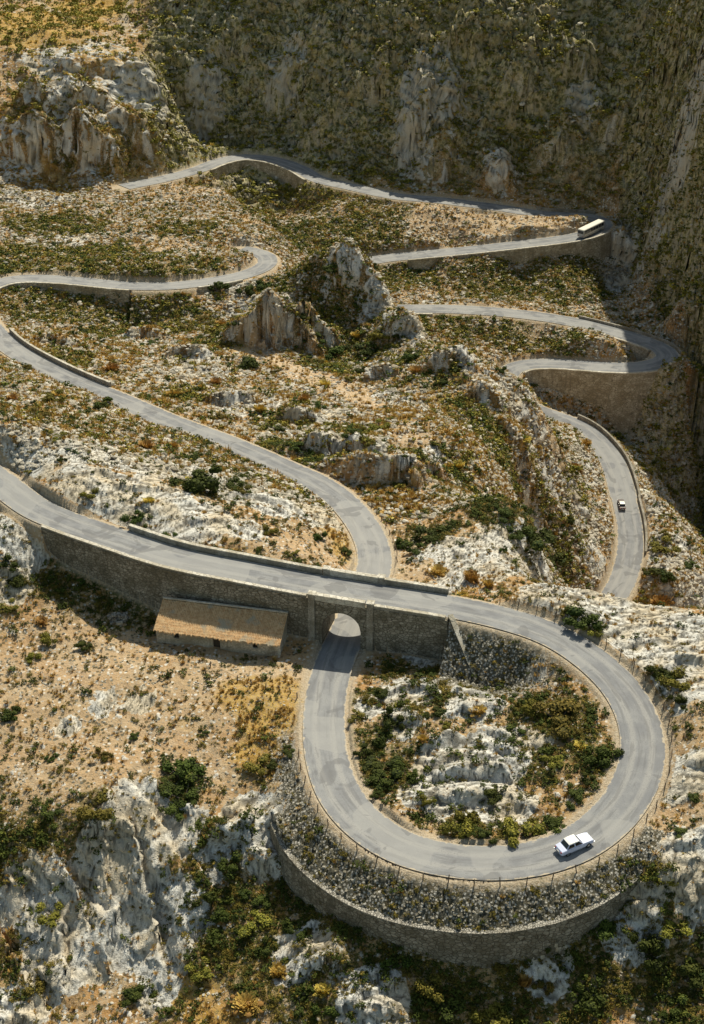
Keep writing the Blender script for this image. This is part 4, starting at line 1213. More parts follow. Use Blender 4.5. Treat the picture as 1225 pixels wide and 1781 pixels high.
# rubble heap / ruined pen left of the cottage
def lump(seed, sub=3, amp=.35, flat=.7, freq=1.3):
    bm = bmesh.new(); bmesh.ops.create_icosphere(bm, subdivisions=sub, radius=1)
    V_ = np.array([v.co[:] for v in bm.verts])
    q = 1 + amp * fbm(V_[:, 0] * freq + seed * 3.1, V_[:, 1] * freq + V_[:, 2] * 1.7 * freq, 3, seed) + amp * .5 * fbm(V_[:, 0] * freq * 3 + seed, V_[:, 2] * 3 * freq, 2, seed + 5)
    V_ = V_ * q[:, None]
    # planar breaks
    rr_ = np.random.default_rng(seed)
    for _ in range(9):
        nn = rr_.normal(size=3); nn /= np.linalg.norm(nn); dcut = rr_.uniform(.55, .85)
        ov_ = V_ @ nn - dcut; V_ = V_ - np.where(ov_ > 0, ov_ * .92, 0)[:, None] * nn
    V_[:, 2] *= flat
    for v, c in zip(bm.verts, V_): v.co = c
    me = bpy.data.meshes.new("boulder"); bm.to_mesh(me); bm.free()
    return me


g = M('pale boulder', .95)
cc = g.mix(g.ramp(g.noise(2.0, 4, .65), .35, .65), (.44, .41, .35), (.70, .66, .58))
cc = g.mix(g.ramp(g.noise(3.3, 5, .75), .54, .68), cc, (.17, .15, .12))
MAT['boulder'] = g.color(cc).bump(g.noise(4, 5, .7), .12, .8).m
pen = empty("ruined_wall", tuple(hits([(205, 1083)], GZ)[0]))
tag(pen, "broken stub of dry stone wall in shade left of the cottage", "ruin")
rr_ = np.random.default_rng(4)
bm = bmesh.new()
for j in range(46):
    a = rr_.random(); lev = rr_.integers(0, 5)
    vs = box_bm(bm, (a - .5) * 2.6, (rr_.random() - .5) * .7 + a * .8, .15 + lev * .3 * (1 - .4 * a), .35 + .3 * rr_.random(), .35 + .25 * rr_.random(), .26, Matrix.Rotation(rr_.normal() * .2, 4, 'Z'))
o = bm_obj("stone_course", bm, MAT['dry'], pen, .03)
bm = bmesh.new(); box_bm(bm, .2, -.5, .22, .9, .5, .44, Matrix.Rotation(.3, 4, 'Z')); bm_obj("fallen_block", bm, MAT['cap'], pen, .05)


# ---------------------------------------------------------------- fences
def fence(name, label, pts, h, wires, group=None, thick=.075, seed=1):
    root = empty(name, tuple(pts[len(pts) // 2]))
    tag(root, label, "fence", group)
    rr_ = np.random.default_rng(seed)
    O = np.array(pts[len(pts) // 2]); tops = []
    base = None
    for p in pts:
        bm = bmesh.new()
        r_ = bmesh.ops.create_cone(bm, cap_ends=True, segments=7, radius1=thick, radius2=thick * .8, depth=1)
        hh = h * rr_.uniform(.85, 1.12); lean = rr_.normal(0, .07, 2)
        for v in bm.verts:
            zz = (v.co.z + .5) * (hh + .4) - .4
            v.co = Vector((v.co.x + lean[0] * zz, v.co.y + lean[1] * zz, zz))
        o = bm_obj("post", bm, MAT['post'], root); o.location = tuple(np.array(p) - O)
        tops.append((np.array(p) - O, hh, lean))
    for f in wires:
        V_, F_ = [], []
        q = []
        for (p, hh, ln) in tops: q.append(p + np.array([ln[0] * hh * f, ln[1] * hh * f, hh * f]))
        fine_ = []
        for a, b in zip(q[:-1], q[1:]):
            for t_ in (0, .5): fine_.append(a * (1 - t_) + b * t_ - np.array([0, 0, .06 * (t_ > 0)]))
        fine_.append(q[-1])
        for c in fine_:
            for an in (0, 2.1, 4.2): V_.append(c + np.array([math.cos(an) * .018, math.cos(an) * .01, math.sin(an) * .018]))
        n_ = len(fine_)
        for i in range(n_ - 1):
            for j in range(3): F_.append((i * 3 + j, i * 3 + (j + 1) % 3, i * 3 + 3 + (j + 1) % 3, i * 3 + 3 + j))
        me = bpy.data.meshes.new("wire"); raw_mesh(me, np.array(V_), np.array(F_), False); put("wire", me, MAT['wire'], root)
    return root


def side_pts(r, a, b, side, off, step):
    sg = 1 if side == LEFT else -1
    P = []
    for s in np.arange(a, b, step):
        q = rp(r, s, sg * (np.interp(s, np.arange(r.N), r.hw) + off)); P.append((q[0], q[1], float(look(q[0], q[1], GZ))))
    return P


fence("roadside_fence", "long wire fence of thin posts round the outer edge of the road loop", side_pts(rA, rA.idx(862, 1072, 6.0), rA.idx(566, 1292, .2), LEFT, .75, 2.45), 1.15, (.55, .92), seed=2)
fence("roadside_fence", "short wire fence on the right of the lower road just behind the bridge", side_pts(rA, 272, rA.idx(612, 885, -2.2), RIGHT, .8, 2.3), 1.05, (.6, .92), seed=3)
yard = [(358, 1172), (366, 1160), (414, 1186), (437, 1193), (462, 1199), (486, 1203), (505, 1206), (517, 1214)]
fence("yard_fence", "ragged fence of crooked posts along the dirt yard below the cottage", [tuple(h) for h in hits(yard, GZ)], 1.0, (.7,), thick=.09, seed=5)

# ---------------------------------------------------------------- vehicles
MAT['white_paint'] = make_plain('white car paint', (.80, .80, .78), .3, .05, 2, .5)
MAT['white_reflect_blue'] = make_plain('bluish white car paint', (.62, .67, .88), .3, .05, 2, .5)  # white body paint with the blue reflection on its sides put into the colour
MAT['dark_paint'] = make_plain('dark maroon car paint', (.05, .02, .018), .55, .2, 2, .5)
MAT['glass'] = make_plain('dark window glass', (.018, .022, .026), .08, .2, 2, .6)
MAT['rubber'] = make_plain('tyre rubber', (.02, .02, .02), .9, .2)
MAT['chrome'] = make_plain('chrome', (.6, .6, .6), .25, .05, 2, .5, 1.0)
MAT['red_lamp'] = make_plain('red lamp glass', (.35, .02, .015), .2, .1)
MAT['lamp'] = make_plain('headlamp glass', (.75, .75, .70), .15, .1)
MAT['cream'] = make_plain('cream roof paint', (.78, .75, .66), .45, .06)
MAT['grey_paint'] = make_plain('grey coach paint', (.46, .46, .45), .4, .1)
MAT['interior'] = make_plain('tan seats', (.32, .20, .13), .9, .3)


def loft(name, rings, mat, parent, bevel=0.0, smooth=True):
    bm = bmesh.new(); R_ = [[bm.verts.new(c) for c in ring] for ring in rings]
    n_ = len(rings[0])
    for a, b in zip(R_[:-1], R_[1:]):
        for j in range(n_): bm.faces.new((a[j], a[(j + 1) % n_], b[(j + 1) % n_], b[j]))
    bm.faces.new(R_[0][::-1]); bm.faces.new(R_[-1])
    bmesh.ops.recalc_face_normals(bm, faces=bm.faces)
    o = bm_obj(name, bm, mat, parent, bevel)
    return o


def body_ring(x, w, z0, z1, tuck=.9, sh=.55):
    """body section: bottom, bulging waist, shoulder"""
    m_ = z0 + (z1 - z0) * sh
    return [(x, -w * tuck, z0), (x, -w, z0 + (z1 - z0) * .3), (x, -w, m_), (x, -w * .93, z1 - .03), (x, -w * .84, z1), (x, w * .84, z1), (x, w * .93, z1 - .03), (x, w, m_), (x, w, z0 + (z1 - z0) * .3), (x, w * tuck, z0)]


def panel(name, pts, mat, parent, th=.012):
    """thin glazed panel from 4 corner points, pushed out along its normal"""
    p = [Vector(q) for q in pts]; nn = (p[1] - p[0]).cross(p[3] - p[0]).normalized()
    bm = bmesh.new()
    a = [bm.verts.new(q - nn * th) for q in p]; b = [bm.verts.new(q + nn * th) for q in p]
    bm.faces.new(b); bm.faces.new(a[::-1])
    for j in range(4): bm.faces.new((a[j], a[(j + 1) % 4], b[(j + 1) % 4], b[j]))
    bmesh.ops.recalc_face_normals(bm, faces=bm.faces)
    return bm_obj(name, bm, mat, parent)


def wheel(parent, x, y, rad, w):
    def ring(r0, r1, ww, mat, nm, par):
        bm = bmesh.new(); bmesh.ops.create_cone(bm, cap_ends=True, segments=20, radius1=r0, radius2=r1, depth=ww)
        for v in bm.verts: v.co = Vector((v.co.x, v.co.z, v.co.y))
        return bm_obj(nm, bm, mat, par, .015)
    o = ring(rad, rad, w, MAT['rubber'], "wheel", parent); o.location = (x, y, rad)
    r_ = ring(rad * .58, rad * .58, w + .03, MAT['chrome'], "rim", o)
    return o


def car(name, label, L, W_, Hh, paint, roofm):
    root = empty(name, (0, 0, 0)); tag(root, label, "car")
    w = W_ / 2; h = Hh
    st = [(-L / 2, .86, .34, .60), (-L / 2 + .12, .95, .26, .80), (-L * .36, 1.0, .24, .86), (-L * .2, 1.0, .22, .90), (L * .12, 1.0, .22, .90), (L * .2, .99, .22, .88), (L * .40, .95, .24, .80), (L / 2 - .1, .9, .27, .72), (L / 2, .80, .34, .58)]
    body = loft("body", [body_ring(x, w * k, z0, z1) for x, k, z0, z1 in st], paint, root, .02)
    zb, zt = .885, h
    xr0, xr1, xf1, xf0 = -L * .33, -L * .235, L * .045, L * .175      # foot of rear glass, roof back, roof front, foot of windscreen
    wb, wt = w * .86, w * .74
    ring = lambda x, ww, z: [(x, -ww, z), (x, ww, z)]
    bm = bmesh.new()
    A_ = [bm.verts.new(c) for c in ((xr0, -wb, zb - .03), (xr0, wb, zb - .03), (xf0, wb, zb - .03), (xf0, -wb, zb - .03))]
    B_ = [bm.verts.new(c) for c in ((xr1, -wt, zt - .05), (xr1, wt, zt - .05), (xf1, wt, zt - .05), (xf1, -wt, zt - .05))]
    bm.faces.new(A_[::-1]); bm.faces.new(B_)
    for j in range(4): bm.faces.new((A_[j], A_[(j + 1) % 4], B_[(j + 1) % 4], B_[j]))
    bmesh.ops.recalc_face_normals(bm, faces=bm.faces)
    bm_obj("cabin", bm, paint, root, .02)
    e = .06
    rings = [[(x, -y, z), (x, -y * .9, z + dz), (x, y * .9, z + dz), (x, y, z)] for x, y, z, dz in ((xr1 - e, wt, zt - .06, .03), (xr1 + .25, wt + .02, zt - .05, .06), (xf1 - .25, wt + .02, zt - .05, .06), (xf1 + e, wt, zt - .06, .03))]
    loft("roof", rings, roofm, root, .012)
    lerp = lambda a, b, t: tuple(a[i] + (b[i] - a[i]) * t for i in range(3))

    def glass(nm, a, b, c, d, m_=.14):
        # a,b bottom; c,d top
        q = [lerp(a, b, m_ * .6), lerp(a, b, 1 - m_ * .6), lerp(d, c, 1 - m_ * .6), lerp(d, c, m_ * .6)]
        lo = [lerp(q[0], q[3], .1), lerp(q[1], q[2], .1), lerp(q[1], q[2], .88), lerp(q[0], q[3], .88)]
        panel(nm, lo, MAT['glass'], root)
    P0, P1, P2, P3 = (xr0, -wb, zb - .03), (xr0, wb, zb - .03), (xf0, wb, zb - .03), (xf0, -wb, zb - .03)
    T0, T1, T2, T3 = (xr1, -wt, zt - .05), (xr1, wt, zt - .05), (xf1, wt, zt - .05), (xf1, -wt, zt - .05)
    glass("rear_window", P0, P1, T1, T0); glass("windscreen", P2, P3, T3, T2)
    for a, b, c, d in ((P3, P0, T0, T3), (P1, P2, T2, T1)):
        mb, mt = lerp(a, b, .5), lerp(d, c, .5)
        glass("side_window", a, mb, mt, d); glass("side_window", mb, b, c, mt)
    for x in (-L * .31, L * .31):
        for y in (-w + .10, w - .10): wheel(root, x, y, .30, .17)
    for x, nm, z in ((-L / 2 - .03, "bumper", .42), (L / 2 + .03, "bumper", .42)):
        bm = bmesh.new(); box_bm(bm, x, 0, z, .10, W_ * .92, .10); bm_obj(nm, bm, MAT['chrome'], root, .02)
    for y in (-w * .68, w * .68):
        bm = bmesh.new(); box_bm(bm, -L / 2 + .05, y, .66, .10, .22, .16); bm_obj("tail_lamp", bm, MAT['red_lamp'], root, .02)
        bm = bmesh.new(); box_bm(bm, L / 2 - .03, y, .58, .10, .24, .17); bm_obj("headlight", bm, MAT['lamp'], root, .03)
    for y in (-w, w):
        for x in (-L * .2, L * .02):
            bm = bmesh.new(); box_bm(bm, x, y * .985, .76, .12, .03, .025); bm_obj("handle", bm, MAT['chrome'], root)
    bm = bmesh.new(); box_bm(bm, -L / 2 - .01, 0, .58, .03, .46, .12); bm_obj("number_plate", bm, MAT['cream'], root)
    return root


def on_road(o, r, q, heading, lift=.03):
    i = int(np.argmin(((r.p[:, :2] - q[:2]) ** 2).sum(1)))
    t = r.t[i]; g = (r.p[min(i + 3, r.N - 1), 2] - r.p[max(i - 3, 0), 2]) / 6
    c = math.cos(heading) * t[0] + math.sin(heading) * t[1]
    o.location = (q[0], q[1], r.p[i, 2] + lift)
    o.rotation_euler = (0, -math.atan(g * c), heading)


wcar = car("parked_car", "white saloon car driving round the bottom of the road loop", 4.35, 1.66, 1.42, MAT['white_reflect_blue'], MAT['white_paint'])
wcar.name = "saloon_car"
q = at(999, 1474, rA.p[rA.idx(1000, 1470, 2.7), 2])
on_road(wcar, rA, q, math.atan2(25.5, 52))
dcar = car("saloon_car", "small dark car with pale roof on the far road beside the long parapet", 3.9, 1.58, 1.38, MAT['dark_paint'], MAT['cream'])
i = rB.idx(1082, 876, -53.1)
q = at(1081, 880, rB.p[i, 2])
on_road(dcar, rB, q, math.atan2(-rB.t[i, 1], -rB.t[i, 0]))

bus = empty("coach", (0, 0, 0)); tag(bus, "cream roofed coach at the far right hairpin bend", "bus")
BL, BW, BH = 11.0, 2.5, 3.05
w = BW / 2


def bus_ring(x, k, z0, z1):
    return [(x, -w * k * .96, z0), (x, -w * k, z0 + .25), (x, -w * k, z1 - .05), (x, w * k, z1 - .05), (x, w * k, z0 + .25), (x, w * k * .96, z0)]


loft("body", [bus_ring(x, k, z0, z1) for x, k, z0, z1 in ((-BL / 2, .93, .5, 2.7), (-BL / 2 + .2, 1, .38, 2.78), (BL / 2 - .3, 1, .38, 2.78), (BL / 2, .92, .5, 2.6))], MAT['grey_paint'], bus, .03)
loft("roof", [[(x, -w * k, 2.735), (x, -w * k * .96, 2.86 + d), (x, -w * k * .75, 3.0 + d), (x, w * k * .75, 3.0 + d), (x, w * k * .96, 2.86 + d), (x, w * k, 2.735)] for x, k, d in ((-BL / 2 - .02, .93, -.1), (-BL / 2 + .3, 1.005, 0), (BL / 2 - .35, 1.005, 0), (BL / 2 + .02, .92, -.12))], MAT['cream'], bus, .02)
for y in (-1, 1):
    for j in range(7):
        x0 = -BL / 2 + .55 + j * 1.42
        panel("side_window", [(x0, y * (w + .004), 1.55), (x0 + 1.28, y * (w + .004), 1.55), (x0 + 1.28, y * (w + .004), 2.55), (x0, y * (w + .004), 2.55)], MAT['glass'], bus)
    bm = bmesh.new(); box_bm(bm, 0, y * (w + .008), 1.2, BL - 1.0, .022, .22); bm_obj("side_stripe", bm, MAT['cream'], bus)
    for x in (-BL * .27, BL * .30):
        wheel(bus, x, y * (w - .15), .48, .28)
    bm = bmesh.new(); box_bm(bm, BL / 2 - .02, y * .85, .85, .08, .3, .24); bm_obj("headlight", bm, MAT['lamp'], bus, .03)
    bm = bmesh.new(); box_bm(bm, -BL / 2 + .0, y * .9, .9, .08, .22, .3); bm_obj("tail_lamp", bm, MAT['red_lamp'], bus, .02)
panel("windscreen", [(BL / 2 + .015, -w * .82, 1.35), (BL / 2 + .015, w * .82, 1.35), (BL / 2 - .0, w * .82, 2.5), (BL / 2 - .0, -w * .82, 2.5)], MAT['glass'], bus, .02)
panel("rear_window", [(-BL / 2 - .005, w * .8, 1.6), (-BL / 2 - .005, -w * .8, 1.6), (-BL / 2 - .005, -w * .8, 2.5), (-BL / 2 - .005, w * .8, 2.5)], MAT['glass'], bus, .02)
for x in (-BL / 2 - .04, BL / 2 + .04):
    bm = bmesh.new(); box_bm(bm, x, 0, .58, .12, BW * .9, .16); bm_obj("bumper", bm, MAT['chrome'], bus, .03)
q = at(1028, 405, -31.7)
on_road(bus, rB, q, R(46))


# ---------------------------------------------------------------- plants
def leaf_cloud(seed, n_, size, spread=1.0, zflat=.8, up=.3):
    """leaf quads spread through a lobed dome of radius 1; returns V (n*4,3), tone per vertex"""
    r_ = np.random.default_rng(seed)
    nl = r_.integers(5, 10)
    lc = r_.normal(size=(nl, 3)) * .5; lc[:, 2] = np.abs(lc[:, 2]) * .7 + .28; lr = r_.uniform(.24, .56, nl)
    k = r_.integers(0, nl, n_)
    d = r_.normal(size=(n_, 3)); d /= np.linalg.norm(d, axis=1)[:, None]
    d[:, 2] = np.where(r_.random(n_) < .75, np.abs(d[:, 2]), d[:, 2])
    c = lc[k] + d * (lr[k] * r_.uniform(.72, 1.22, n_))[:, None]
    c[:, 2] *= zflat; c[:, 2] = np.maximum(c[:, 2], .02)
    nn = d + r_.normal(size=(n_, 3)) * .55 + np.array([0, 0, up]); nn /= np.linalg.norm(nn, axis=1)[:, None]
    a = np.cross(nn, r_.normal(size=(n_, 3))); a /= np.linalg.norm(a, axis=1)[:, None]; b = np.cross(nn, a)
    s = size * r_.uniform(.6, 1.35, n_)[:, None]
    V_ = np.stack([c - a * s, c - b * s * .6, c + a * s, c + b * s * .6], 1)
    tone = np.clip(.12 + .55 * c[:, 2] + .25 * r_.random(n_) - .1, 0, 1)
    return V_.reshape(-1, 3), np.repeat(tone, 4), lc, lr


def blades(seed, n_):
    """tussock of narrow arching blades, as quads"""
    r_ = np.random.default_rng(seed)
    an = r_.uniform(0, 2 * math.pi, n_); r0 = r_.uniform(0, .35, n_); ln = r_.uniform(.45, 1.0, n_); h = r_.uniform(.35, .95, n_)
    an2 = an + r_.normal(0, .5, n_)
    p0 = np.stack([np.cos(an) * r0, np.sin(an) * r0, np.zeros(n_)], -1)
    p1 = p0 + np.stack([np.cos(an2) * ln * .7, np.sin(an2) * ln * .7, h], -1)
    sd = np.stack([-np.sin(an2), np.cos(an2), np.zeros(n_)], -1) * .09
    V_ = np.stack([p0 - sd, p0 + sd, p1 + sd * .5, p1 - sd * .5], 1)
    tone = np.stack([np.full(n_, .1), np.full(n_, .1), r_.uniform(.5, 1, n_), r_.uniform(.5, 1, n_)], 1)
    return V_.reshape(-1, 3), tone.ravel()


def quads_mesh(name, V_, tone):
    me = bpy.data.meshes.new(name)
    raw_mesh(me, V_, np.arange(len(V_), dtype=np.int32).reshape(-1, 4), False)
    attr(me, "tone", tone)
    return me


# every shrub: leafy crown (the root) with a twig part inside
shrub_src = {}
for kind, mat, cnt in (("dark", 'leaf_dark', 5), ("olive", 'leaf_olive', 4), ("gold", 'leaf_gold', 3)):
    for j in range(cnt):
        sd = {'dark': 100, 'olive': 200, 'gold': 300}[kind] + j
        Vl, tn, lc, lr = leaf_cloud(sd, 760 if kind != 'gold' else 420, .085)
        if kind == 'gold':
            Vb, tb = blades(sd + 7, 260); Vl = np.vstack([Vl * .75, Vb]); tn = np.r_[tn, tb]
        me = quads_mesh("shrub", Vl, tn); me.materials.append(MAT[mat])
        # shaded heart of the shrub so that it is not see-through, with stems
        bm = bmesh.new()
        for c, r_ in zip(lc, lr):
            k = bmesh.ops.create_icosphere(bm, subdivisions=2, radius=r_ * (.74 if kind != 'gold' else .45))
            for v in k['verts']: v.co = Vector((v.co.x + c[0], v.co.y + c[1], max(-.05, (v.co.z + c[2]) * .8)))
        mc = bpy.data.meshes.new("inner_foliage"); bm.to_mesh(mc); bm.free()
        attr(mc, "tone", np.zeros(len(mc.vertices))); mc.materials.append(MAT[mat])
        bm = bmesh.new()
        for c in lc:
            k = bmesh.ops.create_cone(bm, segments=5, radius1=.05, radius2=.02, depth=1)
            tgt = Vector((c[0], c[1], c[2] * .8)); qd = tgt.to_track_quat('Z', 'Y')
            for v in k['verts']: v.co = qd @ Vector((v.co.x, v.co.y, (v.co.z + .5) * tgt.length))
        ms = bpy.data.meshes.new("stem"); bm.to_mesh(ms); bm.free(); ms.materials.append(MAT['twig'])
        shrub_src.setdefault(kind, []).append((me, mc, ms))

HAND = [  # (u, v, width in view, kind) of the shrubs that stand out in the view, v at the foot
    (682, 1365, 50, 'dark'), (655, 1340, 40, 'dark'), (606, 1318, 28, 'dark'), (658, 1208, 28, 'dark'), (692, 1262, 42, 'dark'), (640, 1222, 24, 'olive'), (972, 1255, 58, 'olive'), (935, 1240, 36, 'olive'),
    (1040, 1322, 50, 'dark'), (1000, 1388, 42, 'dark'), (970, 1430, 30, 'dark'), (905, 1455, 46, 'olive'), (842, 1460, 28, 'dark'), (800, 1450, 42, 'olive'), (812, 1424, 42, 'olive'), (655, 1390, 20, 'dark'),
    (720, 1350, 30, 'dark'), (1030, 1360, 26, 'dark'), (965, 1322, 28, 'olive'), (760, 1242, 30, 'dark'), (880, 1215, 26, 'dark'), (620, 1250, 22, 'olive'), (742, 1398, 22, 'olive'), (770, 1262, 20, 'olive'),
    (830, 1240, 26, 'gold'), (700, 1225, 30, 'olive'), (905, 1280, 30, 'dark'), (660, 1300, 30, 'dark'), (850, 1390, 34, 'dark'), (735, 1290, 24, 'gold'), (1010, 1300, 24, 'gold'),
    (325, 1352, 52, 'dark'), (322, 1390, 54, 'dark'), (285, 1366, 32, 'dark'), (160, 1422, 62, 'olive'), (20, 1248, 32, 'dark'), (505, 1310, 26, 'dark'), (450, 1335, 40, 'olive'), (350, 1278, 18, 'dark'), (185, 1315, 28, 'olive'), (230, 1282, 20, 'dark'), (90, 1318, 20, 'dark'), (300, 1420, 40, 'dark'),
    (1010, 1745, 52, 'dark'), (1140, 1535, 46, 'olive'), (1128, 1662, 62, 'dark'), (1052, 1620, 62, 'dark'), (1162, 1612, 42, 'olive'), (556, 1758, 36, 'dark'), (460, 1655, 38, 'dark'), (484, 1695, 36, 'gold'), (446, 1612, 36, 'olive'), (430, 1752, 42, 'gold'), (372, 1570, 42, 'dark'),
    (412, 1515, 42, 'dark'), (452, 1575, 42, 'dark'), (360, 1692, 36, 'olive'), (240, 1735, 44, 'dark'), (790, 1752, 46, 'dark'), (750, 1722, 42, 'olive'), (852, 1765, 42, 'olive'), (690, 1685, 36, 'dark'), (862, 1680, 42, 'olive'), (912, 1712, 32, 'gold'), (1180, 1450, 28, 'dark'), (1210, 1392, 22, 'dark'),
    (1182, 1224, 30, 'dark'), (1168, 1195, 52, 'olive'), (1140, 1182, 36, 'dark'), (1006, 1100, 54, 'dark'), (1026, 1104, 32, 'olive'), (980, 1090, 25, 'olive'), (1150, 1052, 36, 'gold'), (562, 1726, 32, 'gold'), (1195, 1705, 52, 'dark'), (1165, 1760, 52, 'dark'), (95, 1600, 40, 'olive'), (60, 1715, 42, 'olive'), (500, 1612, 32, 'dark'), (390, 1600, 36, 'dark'),
    (752, 928, 46, 'dark'), (732, 956, 36, 'dark'), (762, 998, 36, 'gold'), (820, 1010, 32, 'gold'), (850, 1020, 26, 'gold'), (922, 948, 60, 'dark'), (962, 972, 46, 'dark'), (876, 896, 32, 'dark'), (902, 928, 40, 'dark'), (1152, 960, 40, 'olive'), (1145, 1000, 32, 'dark'), (1165, 1010, 30, 'dark'), (440, 640, 34, 'dark'),
    (345, 850, 60, 'dark'), (412, 850, 42, 'dark'), (692, 950, 28, 'dark'), (992, 912, 30, 'dark'), (100, 765, 34, 'olive'), (60, 730, 34, 'olive'), (90, 700, 30, 'olive'), (255, 780, 26, 'gold'), (230, 905, 30, 'dark'), (150, 865, 30, 'olive'), (470, 930, 26, 'olive'), (600, 965, 22, 'dark'), (560, 940, 26, 'dark'), (510, 965, 20, 'olive'),
    (30, 1020, 36, 'dark'), (20, 990, 34, 'dark'), (10, 1060, 30, 'olive'), (90, 1115, 34, 'olive'), (140, 1130, 30, 'dark'), (60, 1150, 24, 'olive'), (640, 610, 34, 'dark'), (590, 620, 36, 'dark'), (555, 600, 34, 'dark'), (660, 590, 28, 'olive'), (580, 470, 30, 'dark'), (420, 510, 34, 'dark'), (450, 505, 28, 'dark'), (380, 500, 30, 'dark'),
]
hp = hits([(u, v) for u, v, s, k in HAND], GZ)
placed = []; special = {}
SPECIAL = {(1010, 1745): "round dark green bush standing alone at the bottom right, below the curved wall", (325, 1352): "upper of two big dark bushes at the head of the jagged outcrop", (322, 1390): "lower of two big dark bushes at the head of the jagged outcrop",
           (1006, 1100): "spreading dark bush just outside the fence where the loop begins to bend", (345, 850): "widest dark bush on the pale slabs between the two roads", (20, 1248): "lone dark bush at the left edge of the stony field",
           (606, 1318): "small dark bush at the inner edge of the road, left side of the loop", (972, 1255): "widest olive bush inside the loop, at its upper right", (1040, 1322): "dark bush at the inner edge of the road, right side of the loop",
           (682, 1365): "biggest dark bush inside the loop, at its lower left", (160, 1422): "olive bush on the brow at the left end of the jagged outcrop", (505, 1310): "dark bush at the top left end of the rubble bank",
           (922, 948): "large dark bush on the slope behind the bridge, left of the far road", (1168, 1195): "wide olive bush on the pale rock right of the loop fence", (1130, 1662): "large dark bush below the right end of the curved wall", (905, 1455): "olive bush just across the kerb from the white car"}
for (u, v, wpx, k), p in zip(HAND, hp):
    if np.isnan(p[0]): continue
    d_ = math.dist(p, (0, 0, CAM_H))
    rad = wpx * d_ / F_PX / 2 * 1.08
    for r in (rA, rB):           # keep clear of the carriageway
        dv = p[:2] - r.p[:, :2]; j = int(np.argmin((dv ** 2).sum(1))); dd = math.hypot(*dv[j]); need = r.hw[j] + .35 + rad * .85
        if dd < need and abs(r.p[j, 2] - p[2]) < 3: p[:2] = r.p[j, :2] + dv[j] / max(dd, .1) * need
    if (u, v) in SPECIAL: special[len(placed)] = SPECIAL[(u, v)]
    placed.append((p[0], p[1], rad, k))
nh = len(placed)
# then the next largest, where the ground is green
prng = np.random.default_rng(77)
def rand_points(n_, rmin, rmax, amax=17):
    r_ = np.sqrt(prng.uniform(rmin ** 2, rmax ** 2, n_)); a_ = np.radians(prng.uniform(-amax, amax, n_))
    return r_ * np.sin(a_), r_ * np.cos(a_)


house_c = (fl + fr) / 2
def free(x, y, m=1.0):
    d_ok = look(x, y, road_free) > .5
    c_, s_ = math.cos(-ha), math.sin(-ha)
    hxp = (x - fl[0]) * c_ - (y - fl[1]) * s_; hyp = (x - fl[0]) * s_ + (y - fl[1]) * c_
    return d_ok & ~((hxp > -1) & (hxp < HL + 1) & (hyp > -1) & (hyp < HD + 2))


road_free = road_clear(.9, 1.0)
# nothing grows inside the long wall
k = np.clip(np.round(SA1).astype(int), 0, rA.N - 1)
road_free[(DA1 < 0) & (DA1 > -4.6) & (k >= iw0) & (k <= iw1)] = 0
road_free[(np.abs(DA2) < 4.2) & (SA2 > 240) & (SA2 < 272)] = 0
greenF = np.clip(greenN + .1, 0, 1) ; rockF = rock
X_, Y_ = rand_points(9000, 100, 330, 20)
dens = np.clip(look(X_, Y_, greenF), .05, 1) * (1 - .5 * look(X_, Y_, rockF)) * (1 - .75 * look(X_, Y_, np.clip(dirtP, 0, 1))) * (1 - .9 * look(X_, Y_, rub))
pick = np.nonzero((prng.random(9000) < dens) & free(X_, Y_))[0]
for i in pick:
    if len(placed) >= 300: break
    if min((X_[i] - q[0]) ** 2 + (Y_[i] - q[1]) ** 2 for q in placed) < 4: continue
    z_ = float(look(X_[i], Y_[i], GZ))
    # inside the frame?
    v_ = np.array([X_[i], Y_[i], z_ - CAM_H]); dep = v_[1] * CP - v_[2] * SP; uu = CX + F_PX * v_[0] / dep; vv = CY - F_PX * (v_[1] * SP + v_[2] * CP) / dep
    if not (8 < uu < 1217 and 380 < vv < 1770): continue
    placed.append((X_[i], Y_[i], prng.uniform(.55, 1.25) * (1 + .4 * (Y_[i] > 230)), prng.choice(['dark', 'dark', 'olive', 'olive', 'gold'])))


def zone(x, y):
    r_ = math.hypot(x, y)
    v_ = np.array([x, y, float(look(x, y, GZ)) - CAM_H]); dep = v_[1] * CP - v_[2] * SP; uu = CX + F_PX * v_[0] / dep; vv = CY - F_PX * (v_[1] * SP + v_[2] * CP) / dep
    if 560 < uu < 1090 and 1120 < vv < 1490: return "inside the road loop"
    if vv > 1560 and uu > 520: return "on the ground below the curved wall"
    if vv > 1340 and uu <= 520: return "among the jagged rocks below the field"
    if vv > 1060 and uu <= 560: return "in the stony field near the cottage"
    if uu > 1090 and vv > 1060: return "on the bare slope outside the loop"
    if vv > 880 and uu > 640 and uu < 1060: return "on the hillside behind the bridge"
    if uu >= 1060 and vv > 800: return "beside the far road on the right"
    if uu < 640 and vv > 700: return "on the pale slabs between the two roads"
    if uu < 560: return "on the middle hillside at left"
    return "on the ridge below the rocky knoll"


word = {'dark': "dark green", 'olive': "olive green", 'gold': "dry golden"}
for j, (x, y, rad, k) in enumerate(placed):
    me, mc, ms = shrub_src[k][prng.integers(0, len(shrub_src[k]))]
    sz = "large" if rad > 1.6 else "medium" if rad > .95 else "small"
    z_ = float(look(x, y, GZ))
    lab = f"{sz} {word[k]} shrub {zone(x, y)}"
    o = put("shrub", me, None, None, (x, y, z_ - .08 * rad))
    if j in special: tag(o, special[j], "shrub")
    else: tag(o, lab, "shrub", f"{sz} {word[k]} shrubs {zone(x, y)}")
    o.rotation_euler = (0, 0, prng.uniform(0, 6.28)); o.scale = (rad * prng.uniform(.8, 1.3), rad * prng.uniform(.75, 1.15), rad * prng.uniform(.6, 1.15))
    put("inner_foliage", mc, None, o); put("stem", ms, None, o)


